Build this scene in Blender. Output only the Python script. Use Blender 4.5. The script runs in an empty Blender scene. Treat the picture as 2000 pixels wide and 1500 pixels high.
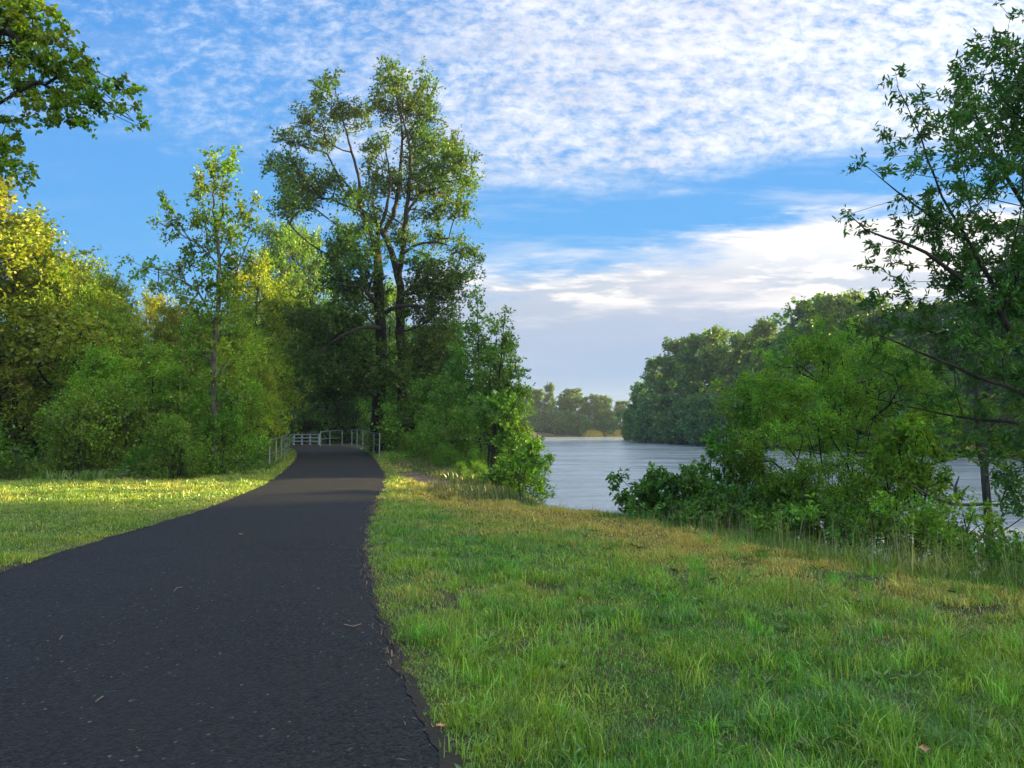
import bpy, math, random
import numpy as np
from math import radians, sin, cos, pi
rng = np.random.default_rng(11)
random.seed(5)
sc = bpy.context.scene
COL = sc.collection
TH = math.atan(80/1500)           # camera pitch
EYE = 1.6
SUN_AZ, SUN_EL = radians(72), radians(12.0)

# ---------------------------------------------------------------- helpers
def P(px, py, Y):
    """world point at depth Y seen at photo pixel (2000x1500)."""
    u = (px-1000)/1500; v = (750-py)/1500
    d = (u, cos(TH)-v*sin(TH), sin(TH)+v*cos(TH))
    k = Y/d[1]
    return np.array([d[0]*k, Y, EYE+d[2]*k])
def G(px, py, z=0.0):
    u = (px-1000)/1500; v = (750-py)/1500
    d = (u, cos(TH)-v*sin(TH), sin(TH)+v*cos(TH))
    k = (z-EYE)/d[2]
    return np.array([d[0]*k, d[1]*k, z])
def _hash(ix, iy, seed):
    n = (ix.astype(np.int64)*374761393 + iy.astype(np.int64)*668265263 + seed*1274126177) & 0xffffffff
    n = ((n ^ (n >> 13))*1274126177) & 0xffffffff
    return ((n ^ (n >> 16)) & 0xffff)/65535.0
def vnoise(x, y, scale=1.0, seed=0, octaves=3):
    x = np.asarray(x, float)*scale; y = np.asarray(y, float)*scale
    out = 0; amp = 1; tot = 0
    for o in range(octaves):
        ix = np.floor(x).astype(np.int64); iy = np.floor(y).astype(np.int64)
        fx = x-ix; fy = y-iy; fx = fx*fx*(3-2*fx); fy = fy*fy*(3-2*fy)
        a = _hash(ix, iy, seed+o); b = _hash(ix+1, iy, seed+o); c = _hash(ix, iy+1, seed+o); d = _hash(ix+1, iy+1, seed+o)
        out = out+amp*((a*(1-fx)+b*fx)*(1-fy)+(c*(1-fx)+d*fx)*fy); tot += amp
        amp *= .5; x = x*2.03+17; y = y*2.03+31
    return out/tot
def sstep(a, b, x):
    t = np.clip((np.asarray(x, float)-a)/(b-a), 0, 1); return t*t*(3-2*t)

def link(o, parent=None):
    COL.objects.link(o)
    if parent: o.parent = parent
    return o
def tag(o, label=None, cat=None, group=None, kind=None):
    if label: o['label'] = label
    if cat: o['category'] = cat
    if group: o['group'] = group
    if kind: o['kind'] = kind
    return o
def empty(name, loc, rz=0, s=1.0):
    o = bpy.data.objects.new(name, None); link(o)
    o.location = tuple(map(float, loc)); o.rotation_euler = (0, 0, rz); o.scale = (s, s, s)
    return o
def mesh(name, V, quads=None, tris=None, mat=None, tint=None, smooth=False):
    me = bpy.data.meshes.new(name)
    V = np.asarray(V, np.float32).reshape(-1, 3)
    L = []; starts = []; tot = 0
    if quads is not None and len(quads):
        q = np.asarray(quads, np.int32).reshape(-1, 4); L.append(q.ravel())
        starts.append(np.arange(len(q))*4); tot = len(q)*4
    if tris is not None and len(tris):
        t = np.asarray(tris, np.int32).reshape(-1, 3); L.append(t.ravel())
        starts.append(tot+np.arange(len(t))*3)
    L = np.concatenate(L).astype(np.int32); S = np.concatenate(starts).astype(np.int32)
    me.vertices.add(len(V)); me.vertices.foreach_set('co', V.ravel())
    me.loops.add(len(L)); me.loops.foreach_set('vertex_index', L)
    me.polygons.add(len(S)); me.polygons.foreach_set('loop_start', S)
    if tint is not None:
        a = me.attributes.new('tint', 'FLOAT_COLOR', 'POINT')
        c = np.ones((len(V), 4), np.float32); c[:, :3] = tint
        a.data.foreach_set('color', c.ravel())
    me.update(calc_edges=True)
    if smooth: me.polygons.foreach_set('use_smooth', np.ones(len(S), bool))
    if mat: me.materials.append(mat)
    return me
def obj(name, me, parent=None):
    return link(bpy.data.objects.new(name, me), parent)

class MB:
    """collects tubes and boxes into one mesh"""
    def __init__(s): s.V = []; s.Q = []; s.n = 0
    def add(s, V, Q):
        V = np.asarray(V, float); s.V.append(V); s.Q.append(np.asarray(Q)+s.n); s.n += len(V)
    def tube(s, pts, rad, k=8, caps=True):
        pts = np.asarray(pts, float); n = len(pts); rad = np.broadcast_to(rad, n)
        T = np.gradient(pts, axis=0); T /= np.linalg.norm(T, axis=1)[:, None]+1e-9
        ref = np.array([0, 0, 1.]) if abs(T[0][2]) < .9 else np.array([1., 0, 0])
        V = []
        U = np.cross(T[0], ref); U /= np.linalg.norm(U)
        for i in range(n):
            U = U-T[i]*np.dot(U, T[i]); U /= np.linalg.norm(U); W = np.cross(T[i], U)
            for j in range(k):
                a = 2*pi*j/k; V.append(pts[i]+rad[i]*(cos(a)*U+sin(a)*W))
        Q = [[i*k+j, i*k+(j+1) % k, (i+1)*k+(j+1) % k, (i+1)*k+j] for i in range(n-1) for j in range(k)]
        if caps and k % 2 == 0:
            for b in (0, (n-1)*k):
                for j in range(0, k//2-1):
                    Q.append([b+j, b+j+1, b+k-2-j, b+k-1-j])
        s.add(V, Q); return s
    def box(s, a, b, w, h):
        """beam from a to b, w wide, h high, chamfered"""
        a = np.array(a, float); b = np.array(b, float); d = b-a; d /= np.linalg.norm(d)
        up = np.array([0, 0, 1.]) if abs(d[2]) < .9 else np.array([0, 1., 0])
        r = np.cross(d, up); r /= np.linalg.norm(r); u = np.cross(r, d); c = min(w, h)*.12
        prof = [(-w/2+c, -h/2), (w/2-c, -h/2), (w/2, -h/2+c), (w/2, h/2-c), (w/2-c, h/2), (-w/2+c, h/2), (-w/2, h/2-c), (-w/2, -h/2+c)]
        V = [p+r*x+u*y for p in (a, b) for x, y in prof]
        Q = [[j, (j+1) % 8, 8+(j+1) % 8, 8+j] for j in range(8)]
        for o in (0, 8): Q += [[o+0, o+1, o+2, o+7], [o+7, o+2, o+3, o+6], [o+6, o+3, o+4, o+5]]
        s.add(V, Q); return s
    def build(s, name, mat, parent=None, smooth=True):
        return obj(name, mesh(name, np.concatenate(s.V), quads=np.concatenate(s.Q), mat=mat, smooth=smooth), parent)

# ---------------------------------------------------------------- node helpers
def new_mat(name):
    m = bpy.data.materials.new(name); m.use_nodes = True
    nt = m.node_tree; nt.nodes.clear(); return m, nt
class NT:
    def __init__(s, nt): s.nt = nt
    def n(s, t, **kw):
        x = s.nt.nodes.new(t)
        for k, v in kw.items(): setattr(x, k, v)
        return x
    def put(s, sock, v):
        if hasattr(v, 'is_output'): s.nt.links.new(v, sock)
        elif v is not None:
            if sock.type in ('VALUE', 'INT', 'BOOLEAN'): sock.default_value = v
            elif len(sock.default_value) == 4 and len(v) == 3: sock.default_value = (*v, 1)
            else: sock.default_value = v
    def m(s, op, a, b=None, c=None, clamp=False):
        x = s.n('ShaderNodeMath', operation=op, use_clamp=clamp)
        for i, v in enumerate((a, b, c)):
            if v is not None: s.put(x.inputs[i], v)
        return x.outputs[0]
    def vm(s, op, a, b=None, scale=None):
        x = s.n('ShaderNodeVectorMath', operation=op); s.put(x.inputs[0], a)
        if b is not None: s.put(x.inputs[1], b)
        if scale is not None: s.put(x.inputs[3], scale)
        return x.outputs['Value'] if op in ('DOT_PRODUCT', 'LENGTH') else x.outputs[0]
    def comb(s, x, y, z):
        c = s.n('ShaderNodeCombineXYZ')
        for i, v in enumerate((x, y, z)): s.put(c.inputs[i], v)
        return c.outputs[0]
    def sep(s, v):
        c = s.n('ShaderNodeSeparateXYZ'); s.put(c.inputs[0], v); return c.outputs
    def noise(s, vec, scale, detail=3, rough=.5, dist=0.0):
        x = s.n('ShaderNodeTexNoise'); s.put(x.inputs['Vector'], vec)
        x.inputs['Scale'].default_value = scale; x.inputs['Detail'].default_value = detail
        x.inputs['Roughness'].default_value = rough; x.inputs['Distortion'].default_value = dist
        return x.outputs[0]
    def mix(s, f, a, b):
        x = s.n('ShaderNodeMix', data_type='RGBA'); s.put(x.inputs[0], f); s.put(x.inputs[6], a); s.put(x.inputs[7], b)
        return x.outputs[2]
    def mr(s, v, a, b, c=0.0, d=1.0, smooth=True):
        x = s.n('ShaderNodeMapRange', interpolation_type='SMOOTHSTEP' if smooth else 'LINEAR')
        for i, q in enumerate((v, a, b, c, d)): s.put(x.inputs[i], q)
        return x.outputs[0]
    def ramp(s, v, stops):
        x = s.n('ShaderNodeValToRGB'); s.put(x.inputs[0], v); e = x.color_ramp.elements
        while len(e) < len(stops): e.new(.5)
        for i, (p, c) in enumerate(stops): e[i].position = p; e[i].color = (*c, 1)
        return x.outputs[0]

# ---------------------------------------------------------------- render settings, world
sc.render.engine = 'CYCLES'
cy = sc.cycles
cy.max_bounces = 5; cy.diffuse_bounces = 4; cy.glossy_bounces = 2; cy.transmission_bounces = 3; cy.transparent_max_bounces = 4; cy.volume_bounces = 0
cy.caustics_reflective = False; cy.caustics_refractive = False
cy.sample_clamp_indirect = 4.0
cy.use_adaptive_sampling = True; cy.adaptive_threshold = 0.015
cy.use_denoising = True
try: cy.denoiser = 'OPENIMAGEDENOISE'; cy.denoising_prefilter = 'ACCURATE'; cy.denoising_input_passes = 'RGB_ALBEDO_NORMAL'
except Exception: pass
vs = sc.view_settings
sc.display_settings.display_device = 'sRGB'
vs.view_transform = 'Standard'; vs.look = 'None'; vs.exposure = 1.99; vs.gamma = 1; vs.use_curve_mapping = False

w = bpy.data.worlds.new('World'); sc.world = w; w.use_nodes = True
w.node_tree.nodes.clear(); n = NT(w.node_tree)
out = n.n('ShaderNodeOutputWorld'); bg = n.n('ShaderNodeBackground')
sky = n.n('ShaderNodeTexSky', sky_type='NISHITA'); sky.sun_disc = False
sky.sun_elevation = SUN_EL; sky.sun_rotation = SUN_AZ; sky.air_density = 1.0; sky.dust_density = 0.3; sky.ozone_density = 3.0
tc = n.n('ShaderNodeTexCoord'); D = tc.outputs['Generated']
x, y, z = n.sep(D)
hl = n.m('SQRT', n.m('ADD', n.m('MULTIPLY', x, x), n.m('MULTIPLY', y, y)))
v = n.m('DIVIDE', z, n.m('MAXIMUM', y, .15))           # tangent height in front
u = n.m('DIVIDE', x, n.m('MAXIMUM', y, .15))
zz = n.m('ADD', n.m('MAXIMUM', z, 0.0), .05)
pl = n.comb(n.m('DIVIDE', x, zz), n.m('DIVIDE', y, zz), 0.0)
# warped plane coordinates for the high cloud sheet
wv = n.noise(pl, .8, 3, .5)
pw = n.vm('ADD', pl, n.vm('SCALE', n.comb(wv, n.m('MULTIPLY', wv, -.6), 0), scale=1.1))
big = n.noise(pw, .75, 4, .6)
str_ = n.noise(n.vm('MULTIPLY', pw, (1.3, 2.4, 1)), 1.3, 5, .6)
uvc = n.comb(n.m('ADD', u, n.m('MULTIPLY', wv, .12)), n.m('MULTIPLY', v, 1.75), 0)
mot = n.noise(uvc, 42.0, 4, .65, .2)
mot2 = n.noise(n.vm('ADD', uvc, n.comb(n.m('MULTIPLY', v, .5), 0, 0)), 11.0, 5, .6, .3)
fr = n.noise(n.comb(n.m('MULTIPLY', u, 4.0), n.m('MULTIPLY', v, 22.0), 0), 1.6, 5, .6, .3)
edge = n.m('ADD', n.mr(u, -.6, -.05, .375, .30), n.mr(u, .12, .45, 0.0, .045))
edge = n.m('ADD', edge, n.m('MULTIPLY', n.m('SUBTRACT', fr, .5), .10))
side = n.mr(u, -.75, .35)                                # cloud thickens to the right
um = n.mr(n.m('SUBTRACT', v, edge), -.012, .05)
back = n.mr(y, 0.0, .35, 1.0, 0.0)
um = n.m('MAXIMUM', um, back)
cov = n.m('ADD', n.m('MULTIPLY', n.m('ADD', big, n.m('MULTIPLY', str_, .9)), .9), n.m('MULTIPLY', side, .62))
cov = n.m('ADD', cov, n.m('MULTIPLY', n.m('SUBTRACT', mot, .5), 1.9))
cov = n.m('ADD', cov, n.m('MULTIPLY', n.m('SUBTRACT', mot2, .5), .65))
cov = n.mr(cov, .66, 1.86)
cov = n.m('MULTIPLY', cov, um)
# lower cloud bank
e2 = n.m('ADD', n.mr(u, 0.0, .5, .205, .295), n.m('MULTIPLY', n.m('SUBTRACT', fr, .5), .12))
low = n.m('MULTIPLY', n.mr(n.m('SUBTRACT', e2, v), -.01, .035), n.mr(u, -.30, -.05))
sunv = (sin(SUN_AZ)*cos(SUN_EL), cos(SUN_AZ)*cos(SUN_EL), sin(SUN_EL))
glow = n.m('POWER', n.m('MAXIMUM', n.vm('DOT_PRODUCT', D, sunv), 0.0), 5.0)
glow_up = n.m('MULTIPLY', glow, n.mr(v, .1, .4))
nis = n.vm('MULTIPLY', sky.outputs[0], (.55, 1.0, 1.6))
# clear blue, deepened as the photograph shows away from the sun
blue = n.ramp(n.m('MULTIPLY', v, 1.6), [(0, (.30, .62, .98)), (.30, (.13, .50, .98)), (.7, (.11, .42, .95)), (1, (.09, .36, .88))])
clear = n.mix(.86, nis, n.vm('SCALE', blue, scale=9.6))
cwhite = n.mix(n.mr(side, 0, 1), (.56, .72, 1.0), (.86, .89, .98))
cwhite = n.vm('SCALE', cwhite, scale=n.m('MULTIPLY', n.m('ADD', 1.0, n.m('MULTIPLY', glow_up, 1.0)), n.mr(mot2, .3, .7, .88, 1.08)))
cwhite = n.mix(n.m('MAXIMUM', back, n.mr(v, .62, 1.2)), cwhite, (.90, .86, .79))
cwhite = n.vm('SCALE', cwhite, scale=n.mr(n.m('MAXIMUM', back, n.mr(v, .62, 1.2)), 0, 1, 10.0, 22.0))  # unseen cloud overhead and behind brightened as added fill for the shade
fr2 = n.noise(n.comb(n.m('MULTIPLY', u, 2.2), n.m('MULTIPLY', v, 16.0), 3.7), 1.3, 5, .62, .2)
lowc = n.ramp(v, [(0, (.24, .40, .64)), (.07, (.29, .44, .68)), (.14, (.42, .51, .68)), (.19, (.56, .62, .73)), (.23, (.84, .86, .90)), (.30, (.92, .93, .96))])
lowc = n.mix(n.m('MULTIPLY', n.mr(fr2, .46, .66), n.mr(v, .07, .16)), lowc, (.82, .80, .84))
lowc = n.mix(n.m('MULTIPLY', n.mr(fr, .48, .62), n.mr(v, .13, .18)), lowc, (1.08, 1.02, .96))
lowc = n.vm('SCALE', lowc, scale=n.m('ADD', 10.6, n.m('MULTIPLY', glow, 4.0)))
clear = n.mix(n.m('MULTIPLY', n.mr(fr2, .48, .72, 0, .42), n.mr(u, -.5, 0.1, .15, 1)), clear, (9, 9.2, 9.6))
c = n.mix(low, clear, lowc)
c = n.mix(cov, c, cwhite)
c = n.vm('SCALE', c, scale=.535); n.put(bg.inputs[0], c); bg.inputs[1].default_value = .05
w.node_tree.links.new(bg.outputs[0], out.inputs[0])

sl = bpy.data.lights.new('sun', 'SUN'); sl.energy = 5.0; sl.angle = radians(.6); sl.color = (1.0, .74, .31)
so = link(bpy.data.objects.new('sun', sl)); so.rotation_euler = (pi/2-SUN_EL, 0, pi-SUN_AZ)

cam = bpy.data.cameras.new('camera'); cam.lens = 27; cam.sensor_width = 36; cam.clip_end = 5000; cam.clip_start = .05
co = link(bpy.data.objects.new('camera', cam)); co.location = (0, 0, EYE); co.rotation_euler = (pi/2+TH, 0, 0); sc.camera = co

# ---------------------------------------------------------------- materials
def leaf_mat(name, col, trans=.42, tcol=None, gloss=.028, rough=.5):
    m, nt = new_mat(name); n = NT(nt)
    at = n.n('ShaderNodeAttribute', attribute_name='tint'); oi = n.n('ShaderNodeObjectInfo')
    c = n.vm('MULTIPLY', n.vm('MULTIPLY', at.outputs['Color'], oi.outputs['Color']), col)
    tcol = tcol or (1.25, 1.35, .55)
    d = n.n('ShaderNodeBsdfDiffuse'); n.put(d.inputs[0], c)
    t = n.n('ShaderNodeBsdfTranslucent'); n.put(t.inputs[0], n.vm('MULTIPLY', c, tcol))
    g = n.n('ShaderNodeBsdfGlossy'); g.inputs['Roughness'].default_value = rough; n.put(g.inputs[0], (1, 1, 1))
    a = n.n('ShaderNodeMixShader'); a.inputs[0].default_value = trans; nt.links.new(d.outputs[0], a.inputs[1]); nt.links.new(t.outputs[0], a.inputs[2])
    b = n.n('ShaderNodeMixShader'); b.inputs[0].default_value = gloss; nt.links.new(a.outputs[0], b.inputs[1]); nt.links.new(g.outputs[0], b.inputs[2])
    o = n.n('ShaderNodeOutputMaterial'); nt.links.new(b.outputs[0], o.inputs[0]); return m
def bark_mat(name, c1, c2, scale=6):
    m, nt = new_mat(name); n = NT(nt); tc = n.n('ShaderNodeTexCoord')
    v = n.vm('MULTIPLY', tc.outputs['Object'], (1, 1, .22))
    f = n.noise(v, scale*3, 5, .65); g = n.noise(tc.outputs['Object'], scale*.25, 2)
    c = n.mix(n.mr(f, .35, .65), c1, c2); c = n.mix(n.mr(g, .55, .75, 0, .5), c, (.10, .115, .06))
    b = n.n('ShaderNodeBsdfPrincipled'); n.put(b.inputs['Base Color'], c); b.inputs['Roughness'].default_value = .9
    bp = n.n('ShaderNodeBump'); bp.inputs['Strength'].default_value = .8; bp.inputs['Distance'].default_value = .03; n.put(bp.inputs['Height'], f)
    nt.links.new(bp.outputs[0], b.inputs['Normal'])
    o = n.n('ShaderNodeOutputMaterial'); nt.links.new(b.outputs[0], o.inputs[0]); return m
def simple_mat(name, col, rough=.6, metal=0.0, var=.15, scale=20, bump=.2):
    m, nt = new_mat(name); n = NT(nt); tc = n.n('ShaderNodeTexCoord')
    f = n.noise(tc.outputs['Object'], scale, 4, .6)
    c = n.mix(f, [q*(1-var*1.6) for q in col], [q*(1+var*1.6) for q in col])
    b = n.n('ShaderNodeBsdfPrincipled'); n.put(b.inputs['Base Color'], c); b.inputs['Roughness'].default_value = rough; b.inputs['Metallic'].default_value = metal
    bp = n.n('ShaderNodeBump'); bp.inputs['Strength'].default_value = bump; bp.inputs['Distance'].default_value = .01; n.put(bp.inputs['Height'], f)
    nt.links.new(bp.outputs[0], b.inputs['Normal'])
    o = n.n('ShaderNodeOutputMaterial'); nt.links.new(b.outputs[0], o.inputs[0]); return m
M_leaf = leaf_mat('leaf_green', (.12, .24, .022))
M_leaf_olive = leaf_mat('leaf_olive', (.20, .30, .026), trans=.40)
M_leaf_dark = leaf_mat('leaf_dark', (.078, .19, .026), trans=.40)
M_leaf_far = leaf_mat('leaf_far', (.10, .19, .032), trans=.35, gloss=.03)
M_leaf_willow = leaf_mat('leaf_willow', (.13, .26, .030), trans=.45)
M_grass = leaf_mat('grass_blade', (1, 1, 1), trans=.30, tcol=(1.05, 1.15, .7), gloss=.055, rough=.35)
M_bark = bark_mat('bark_dark', (.014, .011, .009), (.048, .039, .032))
M_bark_pale = bark_mat('bark_pale', (.06, .05, .04), (.17, .15, .12))
M_metal = simple_mat('galvanised_metal', (.19, .235, .24), .5, .35, .2, 30)
M_wood = simple_mat('painted_timber', (.24, .31, .36), .7, 0, .2, 15)
M_woodcap = simple_mat('dark_timber', (.05, .05, .06), .8, 0, .3, 15)
M_dead = simple_mat('dead_leaf', (.42, .24, .12), .7, 0, .25, 60)
M_petal = simple_mat('white_petal', (.80, .80, .82), .6, 0, .05, 30, 0)
M_stick = simple_mat('dry_stick', (.30, .22, .15), .85, 0, .3, 60)

# ---------------------------------------------------------------- layout: path, river
path_R = [G(1400, 3300), G(960, 1700)]+[G(*p) for p in [(880, 1500), (832, 1400), (780, 1300), (742, 1200), (722, 1120), (717, 1050), (733, 990), (750, 945), (745, 915), (722, 888), (700, 877)]]
path_L = [G(-3500, 3300), G(-900, 1500), G(-500, 1300), G(-200, 1180)]+[G(*p) for p in [(0, 1121), (150, 1072), (300, 1027), (400, 996), (470, 968), (520, 946), (555, 920), (577, 897), (579, 884), (572, 878)]]
def curve(pts):
    """Catmull-Rom through pts, many samples"""
    pts = np.array(pts); o = []
    for i in range(len(pts)-1):
        p0 = pts[max(i-1, 0)]; p1 = pts[i]; p2 = pts[i+1]; p3 = pts[min(i+2, len(pts)-1)]
        for t in np.linspace(0, 1, 24, endpoint=False):
            o.append(.5*((2*p1)+(-p0+p2)*t+(2*p0-5*p1+4*p2-p3)*t*t+(-p0+3*p1-3*p2+p3)*t**3))
    o.append(pts[-1]); return np.array(o)
cR = curve(path_R); cL = curve(path_L)
YR, XR = cR[:, 1], cR[:, 0]; YL, XL = cL[:, 1], cL[:, 0]
oR = np.argsort(YR); YR, XR = YR[oR], XR[oR]; oL = np.argsort(YL); YL, XL = YL[oL], XL[oL]
Yend = min(YR[-1], YL[-1])
def xL(Y): return np.interp(Y, YL, XL)
def xR(Y): return np.interp(Y, YR, XR)
def edge_jit(Y, s): return (vnoise(Y, Y*0+s, 4.5, 3+s, 5)-.5)*.12
def on_path(X, Y, m=0.0):
    a = (X > xL(Y)+edge_jit(Y, 1)-m) & (X < xR(Y)+edge_jit(Y, 2)+m) & (Y < Yend+2)
    # the far bend to the left
    b = (Y > 50-m) & (Y < 61+m) & (X < -10) & (X > -60)
    return a | b

bankN = np.array([(-60, 40), (-30, 24), (-10, 13.5), (0, 9.6), (5, 6.6), (7.7, 5.1), (9.05, 3.9), (11.2, 3.0), (14.1, 1.75), (15.3, .35), (16.6, -.3), (19, -.6), (24, -1.0), (30, -2.6), (45, -4.5), (70, -6), (100, -6), (200, -6), (255, 2), (262, 14), (300, 60)])
bankO = np.array([(-200, 260), (-60, 150), (20, 100), (60, 78), (95, 62), (102, 57), (134, 38.5), (180, 31), (192, 30), (200, 34), (215, 60), (240, 120), (300, 300)])
def river(X, Y):
    a = (X-np.interp(Y, bankN[:, 0], bankN[:, 1]))
    b = (np.interp(Y, bankO[:, 0], bankO[:, 1])-X)
    c = 267-Y
    return np.minimum(np.minimum(a*.8, b*.9), c)
def ground_z(X, Y):
    X = np.asarray(X, float); Y = np.asarray(Y, float)
    s = river(X, Y)
    z = np.zeros_like(s)
    amp = sstep(0.2, 3, np.minimum(np.abs(X-xL(Y)), np.abs(X-xR(Y))))*(~on_path(X, Y, .1))
    z = z+amp*(vnoise(X, Y, .35, 7, 3)-.5)*.10
    z = z-3.4*sstep(-.35, 5.0, s)
    # opposite banks are lower ground
    far = (X > np.interp(Y, bankO[:, 0], bankO[:, 1])-6) | (Y > 262)
    z = np.where(far, -3.4+1.7*sstep(0, 3, -s)+.9*sstep(3, 12, -s), z)
    hol = np.exp(-(((X+16.2)/2.6)**2+((Y-26.3)/2.3)**2))
    z = z-1.5*hol
    return z

def axis(lo, hi, near, step0, g):
    a = [0.0]; st = step0
    while a[-1] < hi-near:
        if a[-1] > 22: st *= g
        a.append(a[-1]+st)
    b = [0.0]; st = step0
    while b[-1] > lo-near:
        if b[-1] < -16: st *= g
        b.append(b[-1]-st)
    return np.array(sorted(set(b+a)))+near
ax = axis(-650, 650, 0, .3, 1.035); ay = axis(-250, 800, 10, .3, 1.028)
XX, YY = np.meshgrid(ax, ay); ZZ = ground_z(XX, YY)
V = np.stack([XX, YY, ZZ], -1).reshape(-1, 3); nx = len(ax); ny = len(ay)
I = (np.arange(ny-1)[:, None]*nx+np.arange(nx-1)[None]).ravel()
Q = np.stack([I, I+1, I+1+nx, I+nx], -1)
m, nt = new_mat('soil_and_turf'); n = NT(nt); tc = n.n('ShaderNodeTexCoord'); O = tc.outputs['Object']
f1 = n.noise(O, .5, 4); f2 = n.noise(O, 30, 5, .7); f3 = n.noise(O, 5, 4, .6)
c = n.mix(n.mr(f1, .4, .6), (.040, .058, .016), (.085, .085, .030)); c = n.mix(n.mr(f3, .5, .62), c, (.060, .048, .028)); c = n.mix(n.mr(f2, .45, .65, 0, .7), c, (.035, .04, .016))
b = n.n('ShaderNodeBsdfPrincipled'); n.put(b.inputs['Base Color'], c); b.inputs['Roughness'].default_value = .95
bp = n.n('ShaderNodeBump'); bp.inputs['Distance'].default_value = .04; n.put(bp.inputs['Height'], f2); nt.links.new(bp.outputs[0], b.inputs['Normal'])
o = n.n('ShaderNodeOutputMaterial'); nt.links.new(b.outputs[0], o.inputs[0])
tag(obj('ground', mesh('ground', V, quads=Q, mat=m, smooth=True)), kind='structure')

# asphalt path
m, nt = new_mat('asphalt'); n = NT(nt); tc = n.n('ShaderNodeTexCoord'); O = tc.outputs['Object']
vo = n.n('ShaderNodeTexVoronoi'); n.put(vo.inputs['Vector'], O); vo.inputs['Scale'].default_value = 62
vs_ = n.sep(vo.outputs['Color'])
f1 = n.noise(O, .8, 4); f2 = n.noise(O, 160, 2); f3 = n.noise(O, 9, 4, .6)
c = n.mix(vs_[0], (.001, .0015, .002), (.031, .036, .041)); c = n.mix(n.mr(f1, .35, .65, 0, .5), c, (.022, .023, .025))
c = n.mix(n.mr(vs_[1],   .993, .9995, 0, .5, False), c, (.30, .29, .27))
c = n.mix(n.mr(vs_[2], .90, .97, 0, .25, False), c, (.07, .05, .035))
c = n.mix(n.mr(f3, .56, .75, 0, .45), c, (.014, .015, .019))
ox, oy, oz = n.sep(O)
jt = n.m('ABSOLUTE', n.m('SUBTRACT', n.m('ADD', oy, n.m('MULTIPLY', f3, .05)), 9.80))      # old paving joint across the path
c = n.mix(n.m('MULTIPLY', n.mr(jt, .01, .07, .85, 0.0), n.mr(ox, -3.3, -2.9)), c, (.008, .009, .011))
b = n.n('ShaderNodeBsdfPrincipled'); n.put(b.inputs['Base Color'], c); b.inputs['Roughness'].default_value = .8; b.inputs['Specular IOR Level'].default_value = .25
hgt = n.m('ADD', n.m('MULTIPLY', n.m('SUBTRACT', 1.0, vo.outputs['Distance']), .7), n.m('MULTIPLY', f2, .4))
bp = n.n('ShaderNodeBump'); bp.inputs['Distance'].default_value = .012; bp.inputs['Strength'].default_value = 1.0; n.put(bp.inputs['Height'], hgt); nt.links.new(bp.outputs[0], b.inputs['Normal'])
o = n.n('ShaderNodeOutputMaterial'); nt.links.new(b.outputs[0], o.inputs[0])
ys = np.concatenate([np.arange(1.0, 14, .05), np.arange(14, Yend, .15), [Yend]])
K = 15; t = np.linspace(0, 1, K)
l_ = xL(ys)+edge_jit(ys, 1); r_ = xR(ys)+edge_jit(ys, 2)
PX = l_[:, None]*(1-t)+r_[:, None]*t
# the far stretch bends to the left: bend rows round
PY = np.repeat(ys[:, None], K, 1)
PZ = .012+.030*(1-(2*t-1)**4)[None]+np.zeros_like(PX)
rows = [np.stack([PX, PY, PZ], -1)]
pl0, pr0 = rows[0][-1, 0].copy(), rows[0][-1, -1].copy()
tl = [pl0, (-16.5, 53.0, .03), (-19, 54.2, .03), (-24, 54.8, .03), (-34, 55, .03), (-60, 54, .03)]
tr = [pr0, (-11.6, 55.5, .03), (-14, 59.0, .03), (-19, 60.6, .03), (-34, 61, .03), (-60, 60, .03)]
tl = curve(tl); tr = curve(tr)
bend = tl[1:, None]*(1-t)[None, :, None]+tr[1:, None]*t[None, :, None]
bend[..., 2] = .012+.03*(1-(2*t-1)**4)
PV = np.concatenate([rows[0], bend]); R_ = len(PV)
I = (np.arange(R_-1)[:, None]*K+np.arange(K-1)[None]).ravel()
tag(obj('path', mesh('path', PV.reshape(-1, 3), quads=np.stack([I, I+1, I+1+K, I+K], -1), mat=m, smooth=True)), kind='structure')

# dark crumbly soil along both edges of the asphalt
for side_ in (0, 1):
    yy = np.arange(1.5, 48, .04); e_ = (xL(yy)+edge_jit(yy, 1)) if side_ == 0 else (xR(yy)+edge_jit(yy, 2)); sg = -1 if side_ == 0 else 1
    wd_ = .015+.08*sstep(.4, .8, vnoise(yy, yy*0+9*side_, 2.1, 77+side_, 5)); zz_ = .016+0*yy
    SV = np.stack([np.stack([e_-sg*.10*vnoise(yy, yy*0, 3.7, 91+side_, 4)**2, yy, zz_+.004+0*yy], -1), np.stack([e_+sg*wd_*.6, yy, zz_+.004], -1), np.stack([e_+sg*(wd_+.05), yy, zz_-.05], -1)], 1)
    SV[:, 0, 2] = .019; I = (np.arange(len(yy)-1)[:, None]*3+np.arange(2)[None]).ravel()
    tag(obj('verge_soil', mesh('verge_soil', SV.reshape(-1, 3), quads=np.stack([I, I+1, I+4, I+3], -1), mat=simple_mat('edge_soil', (.022, .018, .014), .95, 0, .4, 40, 1.0), smooth=True)), kind='structure')
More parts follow.
